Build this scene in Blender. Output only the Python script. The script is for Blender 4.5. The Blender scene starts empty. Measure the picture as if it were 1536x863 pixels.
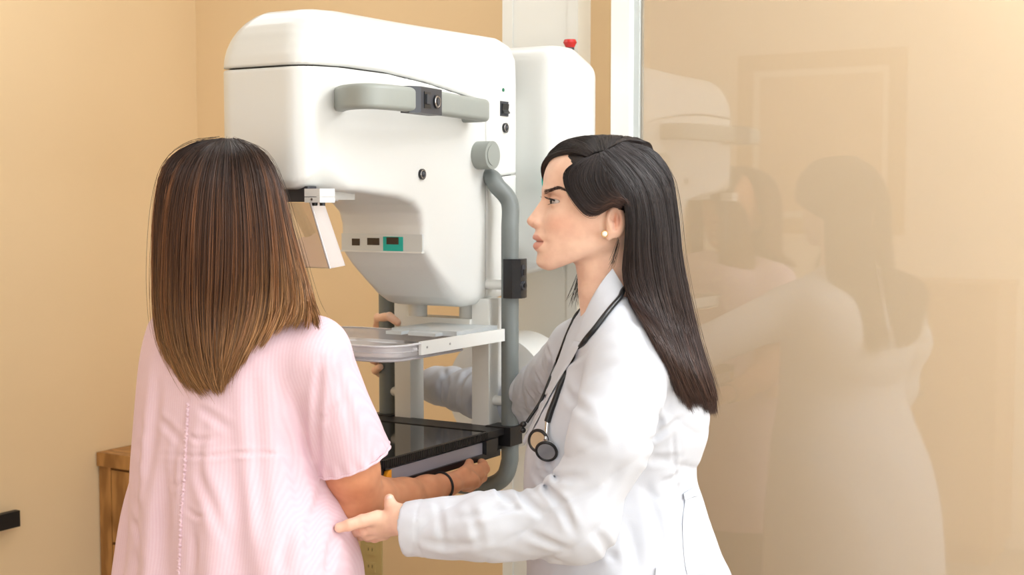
import bpy, bmesh, math, random
import numpy as np
from mathutils import Vector, Matrix
random.seed(7); rng = np.random.default_rng(7)
C = bpy.context.scene.collection
PI = math.pi
# ------------------------------------------------------------------ camera
F = 2050.0; PITCH = math.atan(133 / F); CAMZ = 1.52
cam = bpy.data.cameras.new('camera'); camo = bpy.data.objects.new('camera', cam); C.objects.link(camo)
camo.location = (0, 0, CAMZ); camo.rotation_euler = (PI / 2 - PITCH, 0, 0)
cam.sensor_fit = 'HORIZONTAL'; cam.sensor_width = 36; cam.lens = 36 * F / 1536; cam.clip_start = 0.05
cam.dof.use_dof = True; cam.dof.focus_distance = 2.2; cam.dof.aperture_fstop = 9
bpy.context.scene.camera = camo
cp, sp = math.cos(PITCH), math.sin(PITCH)
def ray(x, y):
    a = (x - 768) / F; b = (431.5 - y) / F
    return np.array([a, cp + b * sp, -sp + b * cp])
def A(x, y, Y):                         # a measured image point at world depth Y
    d = ray(x, y); t = Y / d[1]
    return np.array([d[0] * t, Y, CAMZ + d[2] * t])
# machine frame: u runs from the patient to the wall, v to the left side
P0 = np.array([-.217, 2.25, 0.0]); TH = math.radians(59)
UV = np.array([math.cos(TH), math.sin(TH), 0]); VV = np.array([-math.sin(TH), math.cos(TH), 0])
def W(u, v, z): return P0 + UV * u + VV * v + np.array([0, 0, z])
def on_v(x, y, v):                      # (u,z) of an image point on the plane v
    d = ray(x, y); o = np.array([0, 0, CAMZ]); t = (v - (o - P0) @ VV) / (d @ VV); p = o + d * t
    return ((p - P0) @ UV, p[2])
def on_u(x, y, u):
    d = ray(x, y); o = np.array([0, 0, CAMZ]); t = (u - (o - P0) @ UV) / (d @ UV); p = o + d * t
    return ((p - P0) @ VV, p[2])
# ------------------------------------------------------------------ materials
def lin(c):
    return tuple(((x / 255) / 12.92 if x / 255 <= .04045 else ((x / 255 + .055) / 1.055) ** 2.4) for x in c) + (1,)
def mat(name, rgb, rough=.5, metal=0, noise=0, nscale=40, bump=0, bscale=200, **kw):
    m = bpy.data.materials.new(name); m.use_nodes = True; nt = m.node_tree; b = nt.nodes['Principled BSDF']
    b.inputs['Base Color'].default_value = lin(rgb); b.inputs['Roughness'].default_value = rough; b.inputs['Metallic'].default_value = metal
    tc = nt.nodes.new('ShaderNodeTexCoord')
    for k, v in kw.items():
        b.inputs[k.replace('_', ' ')].default_value = v
    if noise:
        n = nt.nodes.new('ShaderNodeTexNoise'); n.inputs['Scale'].default_value = nscale; n.inputs['Detail'].default_value = 5
        mx = nt.nodes.new('ShaderNodeMix'); mx.data_type = 'RGBA'
        c = lin(rgb)
        mx.inputs[6].default_value = tuple(min(1, v * (1 - noise)) for v in c[:3]) + (1,)
        mx.inputs[7].default_value = tuple(min(1, v * (1 + noise)) for v in c[:3]) + (1,)
        nt.links.new(tc.outputs['Object'], n.inputs['Vector']); nt.links.new(n.outputs['Fac'], mx.inputs[0]); nt.links.new(mx.outputs[2], b.inputs['Base Color'])
    if bump:
        n = nt.nodes.new('ShaderNodeTexNoise'); n.inputs['Scale'].default_value = bscale; n.inputs['Detail'].default_value = 3
        bp = nt.nodes.new('ShaderNodeBump'); bp.inputs['Strength'].default_value = bump; bp.inputs['Distance'].default_value = .001
        nt.links.new(tc.outputs['Object'], n.inputs['Vector']); nt.links.new(n.outputs['Fac'], bp.inputs['Height']); nt.links.new(bp.outputs['Normal'], b.inputs['Normal'])
    return m
def clear_mat(name, tint, refl=1.0, ior=1.45, rough=.02, frost_veil=0.0, veil_col=(.85, .84, .86, 1)):
    """see-through sheet: transparent straight on, mirror-like at grazing angles"""
    m = bpy.data.materials.new(name); m.use_nodes = True; nt = m.node_tree; nt.nodes.clear()
    out = nt.nodes.new('ShaderNodeOutputMaterial'); tr = nt.nodes.new('ShaderNodeBsdfTransparent'); tr.inputs[0].default_value = tint
    gl = nt.nodes.new('ShaderNodeBsdfGlossy'); gl.inputs['Roughness'].default_value = rough; gl.inputs[0].default_value = (1, 1, 1, 1)
    fr = nt.nodes.new('ShaderNodeFresnel'); fr.inputs[0].default_value = ior
    mu = nt.nodes.new('ShaderNodeMath'); mu.operation = 'MULTIPLY'; mu.inputs[1].default_value = refl; nt.links.new(fr.outputs[0], mu.inputs[0])
    m1 = nt.nodes.new('ShaderNodeMixShader'); nt.links.new(mu.outputs[0], m1.inputs[0]); nt.links.new(tr.outputs[0], m1.inputs[1]); nt.links.new(gl.outputs[0], m1.inputs[2])
    last = m1
    if frost_veil:
        df = nt.nodes.new('ShaderNodeBsdfDiffuse'); df.inputs[0].default_value = veil_col
        m2 = nt.nodes.new('ShaderNodeMixShader'); m2.inputs[0].default_value = frost_veil; nt.links.new(m1.outputs[0], m2.inputs[1]); nt.links.new(df.outputs[0], m2.inputs[2]); last = m2
    nt.links.new(last.outputs[0], out.inputs[0])
    return m
# ------------------------------------------------------------------ object plumbing
def link(name, me, m=None, parent=None, smooth=False, angle=None):
    o = bpy.data.objects.new(name, me); C.objects.link(o)
    if m is not None:
        for mm in (m if isinstance(m, (list, tuple)) else [m]): me.materials.append(mm)
    if parent is not None: o.parent = parent
    if smooth: me.shade_smooth()
    if angle is not None: me.set_sharp_from_angle(angle=angle)
    return o
def empty(name, loc=(0, 0, 0), rz=0):
    o = bpy.data.objects.new(name, None); C.objects.link(o); o.location = loc; o.rotation_euler = (0, 0, rz); o.empty_display_size = .1
    return o
def tag(o, label, cat, group=None):
    o['label'] = label; o['category'] = cat
    if group: o['group'] = group
    return o
def struct(o): o['kind'] = 'structure'; return o
def bmobj(name, bm, m, parent=None, smooth=True, angle=math.radians(35), bevel=0, segs=3):
    me = bpy.data.meshes.new(name)
    if bevel:
        es = [e for e in bm.edges if len(e.link_faces) == 2 and e.calc_face_angle(0) > math.radians(40)]
        bmesh.ops.bevel(bm, geom=es, offset=bevel, segments=segs, profile=.5, affect='EDGES', clamp_overlap=True)
    bmesh.ops.recalc_face_normals(bm, faces=bm.faces)
    bm.to_mesh(me); bm.free()
    return link(name, me, m, parent, smooth, angle)
def box_bm(x0, x1, y0, y1, z0, z1, bm=None):
    bm = bm or bmesh.new()
    vs = [bm.verts.new(p) for p in ((x0, y0, z0), (x1, y0, z0), (x1, y1, z0), (x0, y1, z0), (x0, y0, z1), (x1, y0, z1), (x1, y1, z1), (x0, y1, z1))]
    for f in ((0, 3, 2, 1), (4, 5, 6, 7), (0, 1, 5, 4), (1, 2, 6, 5), (2, 3, 7, 6), (3, 0, 4, 7)): bm.faces.new([vs[i] for i in f])
    return bm
def box(name, b, m, parent=None, bevel=.003, segs=3): return bmobj(name, box_bm(*b), m, parent, bevel=bevel, segs=segs)
def cyl_bm(p, q, r, r2=None, n=28, bm=None, cap=True):
    bm = bm or bmesh.new(); p = Vector(p); q = Vector(q); r2 = r if r2 is None else r2
    d = (q - p).normalized(); a = d.orthogonal().normalized(); b = d.cross(a)
    r0 = [bm.verts.new(p + (a * math.cos(2 * PI * i / n) + b * math.sin(2 * PI * i / n)) * r) for i in range(n)]
    r1 = [bm.verts.new(q + (a * math.cos(2 * PI * i / n) + b * math.sin(2 * PI * i / n)) * r2) for i in range(n)]
    for i in range(n): bm.faces.new((r0[i], r0[(i + 1) % n], r1[(i + 1) % n], r1[i]))
    if cap: bm.faces.new(r0[::-1]); bm.faces.new(r1)
    return bm
def cyl(name, p, q, r, m, parent=None, r2=None, n=28, bevel=.0015): return bmobj(name, cyl_bm(p, q, r, r2, n), m, parent, bevel=bevel, segs=2)
def catmull(P, n=8, closed=False):
    P = [np.array(p, float) for p in P]; out = []
    m = len(P)
    for i in range(m - (0 if closed else 1)):
        p0 = P[(i - 1) % m] if closed or i > 0 else 2 * P[0] - P[1]
        p1 = P[i]; p2 = P[(i + 1) % m]
        p3 = P[(i + 2) % m] if closed or i + 2 < m else 2 * P[-1] - P[-2]
        for k in range(n):
            t = k / n
            out.append(.5 * (2 * p1 + (p2 - p0) * t + (2 * p0 - 5 * p1 + 4 * p2 - p3) * t * t + (3 * p1 - p0 - 3 * p2 + p3) * t ** 3))
    if not closed: out.append(P[-1])
    return out
def sweep_bm(path, sec, up=(0, 0, 1), bm=None, cap=True, scale=None):
    """sweep a section given as (side, up) offsets along a path"""
    bm = bm or bmesh.new(); path = [Vector(p) for p in path]; rings = []
    for i, p in enumerate(path):
        t = (path[min(i + 1, len(path) - 1)] - path[max(i - 1, 0)]).normalized()
        s = t.cross(Vector(up));  s = s.normalized() if s.length > 1e-5 else Vector((1, 0, 0))
        w = s.cross(t).normalized(); k = 1 if scale is None else scale[i]
        rings.append([bm.verts.new(p + s * a * k + w * b * k) for a, b in sec])
    n = len(sec)
    for a, b in zip(rings, rings[1:]):
        for i in range(n): bm.faces.new((a[i], a[(i + 1) % n], b[(i + 1) % n], b[i]))
    if cap: bm.faces.new(rings[0][::-1]); bm.faces.new(rings[-1])
    return bm
def circ(r, n=16, ry=None): return [(r * math.cos(2 * PI * i / n), (ry or r) * math.sin(2 * PI * i / n)) for i in range(n)]
def rrect(w, h, r, n=4):
    out = []
    for cx, cy, a0 in ((w - r, h - r, 0), (-w + r, h - r, PI / 2), (-w + r, -h + r, PI), (w - r, -h + r, 1.5 * PI)):
        for k in range(n + 1):
            a = a0 + k * PI / 2 / n; out.append((cx + r * math.cos(a), cy + r * math.sin(a)))
    return out
def tube(name, path, r, m, parent=None, n=16, up=(0, 0, 1), scale=None): return bmobj(name, sweep_bm(path, circ(r, n), up=up, scale=scale), m, parent)
# ------------------------------------------------------------------ implicit surfaces
def smin(a, b, k):
    h = np.clip(.5 + .5 * (b - a) / k, 0, 1); return b + (a - b) * h - k * h * (1 - h)
def smax(a, b, k): return -smin(-a, -b, k)
def sm(x, a, b):
    t = np.clip((x - a) / (b - a), 0, 1); return t * t * (3 - 2 * t)
def cone(p, a, b, ra, rb):
    a = np.asarray(a, np.float32); b = np.asarray(b, np.float32); ab = b - a
    t = np.clip(((p - a) @ ab) / float(ab @ ab), 0, 1)
    return np.linalg.norm(p - a - t[:, None] * ab, axis=1) - (ra + (rb - ra) * t)
def cone_e(p, a, b, ra, rb, flat, k):
    """tapered limb flattened along axis 'flat' by factor k"""
    flat = np.asarray(flat, np.float32); flat = flat / np.linalg.norm(flat)
    a = np.asarray(a, np.float32); b = np.asarray(b, np.float32); ab = b - a
    t = np.clip(((p - a) @ ab) / float(ab @ ab), 0, 1); q = p - a - t[:, None] * ab
    q = q + ((q @ flat) * (1 / k - 1))[:, None] * flat
    return (np.linalg.norm(q, axis=1) - (ra + (rb - ra) * t)) * k
def chain(p, pts, k=.01):
    d = None
    for (a, ra), (b, rb) in zip(pts, pts[1:]):
        e = cone(p, a, b, ra, rb); d = e if d is None else smin(d, e, k)
    return d
def ell(p, c, r, R=None):
    q = p - np.asarray(c, np.float32)
    if R is not None: q = q @ np.asarray(R, np.float32)
    r = np.asarray(r, np.float32); k0 = np.linalg.norm(q / r, axis=1); k1 = np.linalg.norm(q / (r * r), axis=1) + 1e-9
    return k0 * (k0 - 1) / k1
def poly2(x, y, P):
    """signed distance to a closed polygon"""
    d = np.full(x.shape, 1e9, np.float32); s = np.ones(x.shape, np.float32); n = len(P)
    for i in range(n):
        ax, ay = P[i]; bx, by = P[i - 1]; ex, ey = bx - ax, by - ay; wx, wy = x - ax, y - ay
        t = np.clip((wx * ex + wy * ey) / (ex * ex + ey * ey + 1e-12), 0, 1)
        d = np.minimum(d, (wx - ex * t) ** 2 + (wy - ey * t) ** 2)
        c1 = y >= ay; c2 = y < by; c3 = ex * wy > ey * wx
        f = (c1 & c2 & c3) | (~c1 & ~c2 & ~c3); s = np.where(f, -s, s)
    return s * np.sqrt(d)
def vnoise(p, scale, seed=0):
    """smooth pseudo-noise: sum of rotated sines"""
    r = np.random.default_rng(seed); o = np.zeros(len(p), np.float32)
    for i in range(5):
        d = r.normal(size=3); d /= np.linalg.norm(d); d = (d * 2 * PI / scale * r.uniform(.6, 1.5)).astype(np.float32)
        o += np.sin(p @ d + r.uniform(0, 6.28))
    return o / 5
def nets(fn, lo, hi, h, iters=3, guard=1.3):
    lo = np.array(lo, np.float32); hi = np.array(hi, np.float32); B = 8
    nb = np.ceil((hi - lo) / (h * B)).astype(int) + 1; n = nb * B
    D = np.ones(n, np.float32)
    bi = np.stack(np.meshgrid(*[np.arange(k) for k in nb], indexing='ij'), -1).reshape(-1, 3)
    cen = lo + (bi * B + (B - 1) / 2) * h
    cv = np.concatenate([fn(cen[i:i + 200000].astype(np.float32)) for i in range(0, len(cen), 200000)])
    thr = B * h * .87 * guard + .004
    far = np.abs(cv) > thr
    D6 = D.reshape(nb[0], B, nb[1], B, nb[2], B)
    fb = bi[far]; D6[fb[:, 0], :, fb[:, 1], :, fb[:, 2], :] = np.sign(cv[far])[:, None, None, None]
    ab = bi[~far]; g = np.stack(np.meshgrid(*[np.arange(B)] * 3, indexing='ij'), -1).reshape(-1, 3)
    for i in range(0, len(ab), 400):
        b = ab[i:i + 400]; pts = lo + (b[:, None, :] * B + g[None]).reshape(-1, 3) * h
        D6[b[:, 0], :, b[:, 1], :, b[:, 2], :] = fn(pts.astype(np.float32)).reshape(-1, B, B, B)
    S = D < 0
    c = [S[i:n[0] - 1 + i, j:n[1] - 1 + j, k:n[2] - 1 + k] for i in (0, 1) for j in (0, 1) for k in (0, 1)]
    allv = c[0].copy(); anyv = c[0].copy()
    for q in c[1:]: allv &= q; anyv |= q
    mask = anyv & ~allv; idx = np.argwhere(mask); ids = np.full(mask.shape, -1, np.int64); ids[mask] = np.arange(len(idx))
    acc = np.zeros((len(idx), 3)); cnt = np.zeros(len(idx))
    for ax in range(3):
        e = np.zeros(3, int); e[ax] = 1; o1, o2 = [a for a in range(3) if a != ax]
        for i in (0, 1):
            for j in (0, 1):
                q = idx.copy(); q[:, o1] += i; q[:, o2] += j; q2 = q + e
                d0 = D[q[:, 0], q[:, 1], q[:, 2]]; d1 = D[q2[:, 0], q2[:, 1], q2[:, 2]]; x = (d0 < 0) != (d1 < 0)
                t = np.where(x, d0 / np.where(x, d0 - d1, 1), 0)
                pos = q.astype(float); pos[:, ax] += t
                acc += np.where(x[:, None], pos, 0); cnt += x
    V = (lo + acc / cnt[:, None] * h).astype(np.float32)
    Fc = []
    for ax in range(3):
        e = np.zeros(3, int); e[ax] = 1; o1, o2 = (ax + 1) % 3, (ax + 2) % 3
        s0 = S[tuple(slice(0, -1) if a == ax else slice(1, -1) for a in range(3))]
        s1 = S[tuple(slice(1, None) if a == ax else slice(1, -1) for a in range(3))]
        for flag, cond in ((1, s0 & ~s1), (0, ~s0 & s1)):
            q = np.argwhere(cond); q[:, o1] += 1; q[:, o2] += 1
            e1 = np.zeros(3, int); e1[o1] = 1; e2 = np.zeros(3, int); e2[o2] = 1
            gq = lambda w: ids[w[:, 0], w[:, 1], w[:, 2]]
            f = np.stack([gq(q - e1 - e2), gq(q - e2), gq(q), gq(q - e1)], 1)
            if not flag: f = f[:, ::-1]
            Fc.append(f)
    Fc = np.concatenate(Fc); Fc = Fc[(Fc >= 0).all(1)]
    for _ in range(iters):
        d = fn(V); eps = h * .5; G = np.zeros_like(V)
        for ax in range(3):
            w = V.copy(); w[:, ax] += eps; w2 = V.copy(); w2[:, ax] -= eps; G[:, ax] = (fn(w) - fn(w2)) / (2 * eps)
        g2 = np.maximum((G * G).sum(1), .05); st = -(d / g2)[:, None] * G
        L = np.linalg.norm(st, axis=1, keepdims=True); st *= np.minimum(1, h * .6 / np.maximum(L, 1e-9)); V = V + st
    return V, Fc
def mk_mesh(name, V, Fq):
    me = bpy.data.meshes.new(name); me.vertices.add(len(V)); me.vertices.foreach_set('co', np.asarray(V, np.float32).ravel())
    Fq = np.asarray(Fq); k = Fq.shape[1]
    me.loops.add(len(Fq) * k); me.loops.foreach_set('vertex_index', Fq.astype(np.int32).ravel())
    me.polygons.add(len(Fq)); me.polygons.foreach_set('loop_start', (np.arange(len(Fq)) * k).astype(np.int32)); me.polygons.foreach_set('loop_total', np.full(len(Fq), k, np.int32))
    me.update(calc_edges=True); me.validate()
    return me
def sdf_obj(name, fn, lo, hi, h, m, parent=None, origin=None, iters=3, guard=1.3):
    V, Fq = nets(fn, lo, hi, h, iters, guard)
    if origin is not None: V = V - np.asarray(origin, np.float32)
    o = link(name, mk_mesh(name, V, Fq), m, parent, smooth=True)
    if origin is not None: o.location = tuple(origin)
    return o
def join_meshes(name, parts):
    Vs, Fs, mi, off = [], [], [], 0
    for V, Fq, k in parts:
        Vs.append(V); Fs.append(Fq + off); mi.append(np.full(len(Fq), k)); off += len(V)
    me = mk_mesh(name, np.concatenate(Vs), np.concatenate(Fs)); me.polygons.foreach_set('material_index', np.concatenate(mi).astype(np.int32)); me.shade_smooth()
    return me
# ================================================================== the room
M_wall = mat('wall_paint', (242, 216, 174), .75, noise=.03, nscale=3, bump=.12, bscale=260)
M_wall2 = mat('cream_wall_paint', (246, 234, 218), .75, noise=.03, nscale=3, bump=.12, bscale=260)
M_ceil = mat('ceiling_paint', (245, 243, 238), .9, bump=.1, bscale=90)
M_floor = mat('vinyl_floor', (176, 160, 140), .35, noise=.1, nscale=9)
M_base = mat('baseboard', (120, 92, 70), .5, noise=.1, nscale=20)
M_white = mat('white_enamel', (230, 231, 227), .32, noise=.008, nscale=6)
M_white2 = mat('cream_enamel', (228, 228, 222), .38, noise=.008, nscale=6)
UW, VL = 1.20, 1.558            # back wall and left wall, in the machine's directions
U0, VR, HC = -2.8, -3.2, 2.62
room = None
def wallbox(name, b, m):
    o = bmobj(name, box_bm(*b), m, None, smooth=False, angle=None); o.location = tuple(P0); o.rotation_euler = (0, 0, TH); return struct(o)
wallbox('wall_back', (UW, UW + .1, VR - .1, VL + .1, 0, HC), M_wall)
wallbox('wall_left', (U0, UW, VL, VL + .1, 0, HC), M_wall)
FW1 = -.45; FW0 = -1.95                       # window added in the wall behind the camera for frontal fill
bm = box_bm(U0 - .1, U0, VR - .1, VL + .1, 0, .85); box_bm(U0 - .1, U0, VR - .1, VL + .1, 2.35, HC, bm); box_bm(U0 - .1, U0, VR - .1, FW0, .85, 2.35, bm); box_bm(U0 - .1, U0, FW1, VL + .1, .85, 2.35, bm)
o = bmobj('wall_front', bm, M_wall2, smooth=False, angle=None); o.location = tuple(P0); o.rotation_euler = (0, 0, TH); struct(o)
bm = bmesh.new()
for y in (FW0, (FW0 + FW1) / 2 - .02, FW1 - .04): box_bm(U0 - .08, U0 - .02, y, y + .04, .85, 2.35, bm)
for z in (.85, 2.31): box_bm(U0 - .08, U0 - .02, FW0, FW1, z, z + .04, bm)
o = bmobj('added_window_2', bm, M_white, smooth=False, angle=None); o.location = tuple(P0); o.rotation_euler = (0, 0, TH); struct(o)
# wide unseen window added in the right wall to bring in side fill
WA, WB = -2.2, 1.0
bm = box_bm(U0, UW, VR - .1, VR, 0, .9); box_bm(U0, UW, VR - .1, VR, 2.4, HC, bm); box_bm(U0, WA, VR - .1, VR, .9, 2.4, bm); box_bm(WB, UW, VR - .1, VR, .9, 2.4, bm)
o = bmobj('wall_right', bm, M_wall2, smooth=False, angle=None); o.location = tuple(P0); o.rotation_euler = (0, 0, TH); struct(o)
bm = bmesh.new()
for x in (WA, -1.15, -.08, WB - .04): box_bm(x, x + .04, VR - .08, VR - .02, .9, 2.4, bm)
for z in (.9, 2.36): box_bm(WA, WB, VR - .08, VR - .02, z, z + .04, bm)
o = bmobj('added_window_1', bm, M_white, smooth=False, angle=None); o.location = tuple(P0); o.rotation_euler = (0, 0, TH); struct(o)
wallbox('floor', (U0 - .1, UW + .1, VR - .1, VL + .1, -.1, 0), M_floor)
wallbox('ceiling', (U0 - .1, UW + .1, VR - .1, VL + .1, HC, HC + .1), M_ceil)
wallbox('baseboard_back', (UW - .012, UW, VR, VL, 0, .1), M_base)
wallbox('baseboard_left', (U0, UW - .012, VL - .012, VL, 0, .1), M_base)
def to_machine(o, loc=(0, 0, 0)):
    o.location = tuple(W(*loc)); o.rotation_euler = (0, 0, TH); return o
# ---- wooden cabinet in the corner
M_wood = mat('oak', (176, 118, 56), .42)
nt = M_wood.node_tree; b = nt.nodes['Principled BSDF']; tc = nt.nodes.new('ShaderNodeTexCoord'); mp = nt.nodes.new('ShaderNodeMapping'); mp.inputs['Scale'].default_value = (3, 3, .8)
wv = nt.nodes.new('ShaderNodeTexWave'); wv.inputs['Scale'].default_value = 4; wv.inputs['Distortion'].default_value = 9; wv.inputs['Detail'].default_value = 3; wv.inputs['Detail Scale'].default_value = 1.2
cr = nt.nodes.new('ShaderNodeValToRGB'); cr.color_ramp.elements[0].color = lin((150, 104, 52)); cr.color_ramp.elements[1].color = lin((190, 140, 80))
nt.links.new(tc.outputs['Object'], mp.inputs[0]); nt.links.new(mp.outputs[0], wv.inputs[0]); nt.links.new(wv.outputs[1], cr.inputs[0]); nt.links.new(cr.outputs[0], b.inputs['Base Color'])
M_brass = mat('aged_nickel', (170, 160, 140), .35, 1)
cu = .795; cv1 = VL - .004; cv0 = cv1 - .50; cz = on_v(140, 679, VL)[1]
cab = tag(to_machine(empty('wooden_cabinet'), (cu, cv0, 0)), 'oak cabinet with framed drawers standing in the corner behind the patient', 'cabinet')
w_ = cv1 - cv0; d_ = UW - cu - .015
box('body', (.012, d_, .004, w_ - .004, .05, cz - .035), M_wood, cab, bevel=.004)
box('top', (-.008, d_, 0, w_, cz - .038, cz), M_wood, cab, bevel=.012, segs=4)
box('stile', (0, .022, w_ - .045, w_, .02, cz - .038), M_wood, cab, bevel=.006); box('stile', (0, .022, 0, .045, .02, cz - .038), M_wood, cab, bevel=.006)
box('plinth', (.03, d_ - .01, .01, w_ - .01, 0, .05), M_wood, cab, bevel=.002)
zt = cz - .046
while zt > .2:
    dr = box('drawer', (-.002, .02, .05, w_ - .05, zt - .2, zt), M_wood, cab, bevel=.004)
    yc = w_ - .105
    bm = sweep_bm(catmull([(-.003, yc, zt - .075), (-.02, yc, zt - .08), (-.024, yc, zt - .115), (-.02, yc, zt - .15), (-.003, yc, zt - .155)], 5), circ(.0045, 10), up=(0, 1, 0))
    box_bm(-.005, -.001, yc - .018, yc + .018, zt - .17, zt - .06, bm)
    if zt < cz - .15: bmobj('drawer_pull', bm, M_brass, dr)
    else: bm.free()
    zt -= .208
# ---- black bar on the left wall
ue, ze = on_v(30, 766, VL - .03)
M_blk = mat('black_rubber', (22, 21, 22), .55, bump=.1)
hb = to_machine(empty('wall_bumper_rail'), (ue, VL, 0)); tag(hb, 'black bumper rail fixed low on the left wall', 'rail')
zb = on_v(30, 790, VL - .03)[1]
box('rail', (-1.5, 0, -.03, -.012, zb, ze), M_blk, hb, bevel=.003)
for k in range(3): cyl('bracket', (-.15 - .6 * k, -.012, (zb + ze) / 2), (-.15 - .6 * k, 0, (zb + ze) / 2), .012, M_blk, hb)
# ---- outlet on the back wall
M_plate = mat('almond_plastic', (205, 188, 132), .4)
M_dark = mat('slot_black', (25, 22, 18), .6)
v0, z0 = on_u(543, 863, UW - .004); v1, z1 = on_u(571, 806, UW - .004)
zc = (z0 + z1) / 2 - .006; vc_ = (v0 + v1) / 2
ou = tag(to_machine(empty('wall_outlet'), (UW, vc_, zc)), 'almond double wall outlet low on the back wall under the supporting hand', 'outlet')
box('cover_plate', (-.006, 0, -.036, .036, -.058, .058), M_plate, ou, bevel=.002)
for s in (-1, 1):
    so = box('socket', (-.009, -.004, -.016, .016, s * .024 - .014, s * .024 + .014), M_plate, ou, bevel=.002)
    bm = box_bm(-.0095, -.0088, -.008, -.006, s * .024 - .002, s * .024 + .007); box_bm(-.0095, -.0088, .005, .007, s * .024 - .002, s * .024 + .006, bm)
    bmobj('slot', bm, M_dark, so)
# ---- framed picture on the left wall, seen as a reflection in the glass screen
M_frame = mat('pale_gilt_frame', (205, 170, 120), .4); M_matb = mat('cream_mat_board', (245, 236, 220), .8)
UM = .751; UVIRT = 2 * UM - U0                       # the glass stands at u = UM
fc = [on_u(x, y, UVIRT) for x, y in ((1108, 92), (1361, 62), (1108, 345), (1361, 358))]
fv0, fv1 = fc[1][0], fc[0][0]; fz1 = (fc[0][1] + fc[1][1]) / 2; fz0 = (fc[2][1] + fc[3][1]) / 2
fw, fh = (fv1 - fv0) / 2, (fz1 - fz0) / 2
pf = tag(to_machine(empty('framed_picture'), (U0 + .002, (fv0 + fv1) / 2, (fz0 + fz1) / 2)), 'framed wall picture with cream mat, seen only as a reflection in the glass screen', 'picture')
bw = .075
bm = box_bm(0, .03, -fw, -fw + bw, -fh, fh); box_bm(0, .03, fw - bw, fw, -fh, fh, bm); box_bm(0, .03, -fw + bw, fw - bw, fh - bw, fh, bm); box_bm(0, .03, -fw + bw, fw - bw, -fh, -fh + bw, bm)
bmobj('frame', bm, M_frame, pf, bevel=.006)
box('mat_board', (.004, .012, -fw + bw, fw - bw, -fh + bw, fh - bw), M_matb, pf, bevel=0)
M_art = mat('faded_landscape', (222, 190, 150), .8, noise=.2, nscale=4)
box('print', (.011, .014, -fw + bw + .03, fw - bw - .03, -fh + bw + .03, fh - bw - .03), M_art, pf, bevel=0)
cc = [on_u(x, y, UVIRT - .4) for x, y in ((1250, 420), (1495, 420))]
lc = tag(to_machine(empty('low_cabinet'), (U0, cc[1][0], 0)), 'low tan cabinet against the far wall, seen only as a reflection in the glass screen', 'cabinet')
M_tan = mat('tan_laminate', (214, 176, 132), .5, noise=.05, nscale=12)
lw = cc[0][0] - cc[1][0]; lz = cc[0][1]
box('body', (.005, .38, 0, lw, .06, lz - .03), M_tan, lc, bevel=.003); box('top', (.005, .4, -.01, lw + .01, lz - .03, lz), M_tan, lc, bevel=.004); box('plinth', (.02, .34, .02, lw - .02, 0, .06), M_tan, lc, bevel=.002)
for k in (0, 1):
    dd = box('door', (.38, .398, .004 + k * lw / 2, lw / 2 - .004 + k * lw / 2, .08, lz - .04), M_tan, lc, bevel=.003)
    cyl('handle', (.398, lw / 2 + (.04 if k else -.04), lz * .6), (.398 + .02, lw / 2 + (.04 if k else -.04), lz * .6), .012, M_brass, dd)
# ---- ceiling light panels (added to light the room, none in view)
M_lamp = bpy.data.materials.new('fill_lamp'); M_lamp.use_nodes = True
nb_ = M_lamp.node_tree.nodes['Principled BSDF']; nb_.inputs['Emission Color'].default_value = (.94, .97, 1, 1); nb_.inputs['Emission Strength'].default_value = 3.1
M_lamp2 = M_lamp.copy(); M_lamp2.name = 'fill_lamp_bright'; M_lamp2.node_tree.nodes['Principled BSDF'].inputs['Emission Strength'].default_value = 9.5  # brighter panels added to lift the wall behind the glass
for i, (u, v) in enumerate(((-.7, -.75), (-.7, -2.2), (-2.0, -.75), (-2.0, -2.2), (-1.5, .85), (.45, -1.9), (.3, .75), (.45, -.6), (.62, -1.3), (.62, -2.7))):
    t = to_machine(empty('added_ceiling_light'), (u, v, HC - .05)); tag(t, 'square white ceiling light panel added as unseen fill for the exam room', 'ceiling light', 'added fill light panels')
    bm = box_bm(-.42, -.38, -.42, .42, 0, .05); box_bm(.38, .42, -.42, .42, 0, .05, bm); box_bm(-.38, .38, -.42, -.38, 0, .05, bm); box_bm(-.38, .38, .38, .42, 0, .05, bm)
    bmobj('frame', bm, M_white, t, smooth=False, angle=None)
    box('diffuser', (-.38, .38, -.38, .38, .008, .014), M_lamp2 if u > .4 and v < -1 else M_lamp, t, bevel=0)
# side fill light added at the right wall's window
wl = bpy.data.lights.new('window_fill', 'AREA'); wl.shape = 'RECTANGLE'; wl.size = 3.0; wl.size_y = 1.4; wl.energy = 62; wl.color = (.94, .97, 1)
wo = bpy.data.objects.new('window_fill', wl); C.objects.link(wo); wo.location = tuple(W(-.6, VR - .005, 1.65)); wo.rotation_euler = (PI / 2, 0, TH)
w2 = bpy.data.lights.new('front_window_fill', 'AREA'); w2.shape = 'RECTANGLE'; w2.size = FW1 - FW0 - .1; w2.size_y = 1.4; w2.energy = 14; w2.color = (.94, .97, 1)  # frontal fill light added behind the camera
o2 = bpy.data.objects.new('front_window_fill', w2); C.objects.link(o2); o2.location = tuple(W(U0 + .005, (FW0 + FW1) / 2, 1.6)); o2.rotation_euler = (PI / 2, 0, TH - PI / 2)
w = bpy.data.worlds.new('sky'); bpy.context.scene.world = w; w.use_nodes = True
nt = w.node_tree; bg = nt.nodes['Background']; sk = nt.nodes.new('ShaderNodeTexSky'); sk.sky_type = 'HOSEK_WILKIE'; sk.sun_direction = (.3, -.5, .8)
nt.links.new(sk.outputs[0], bg.inputs[0]); bg.inputs[1].default_value = 1.0
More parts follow.
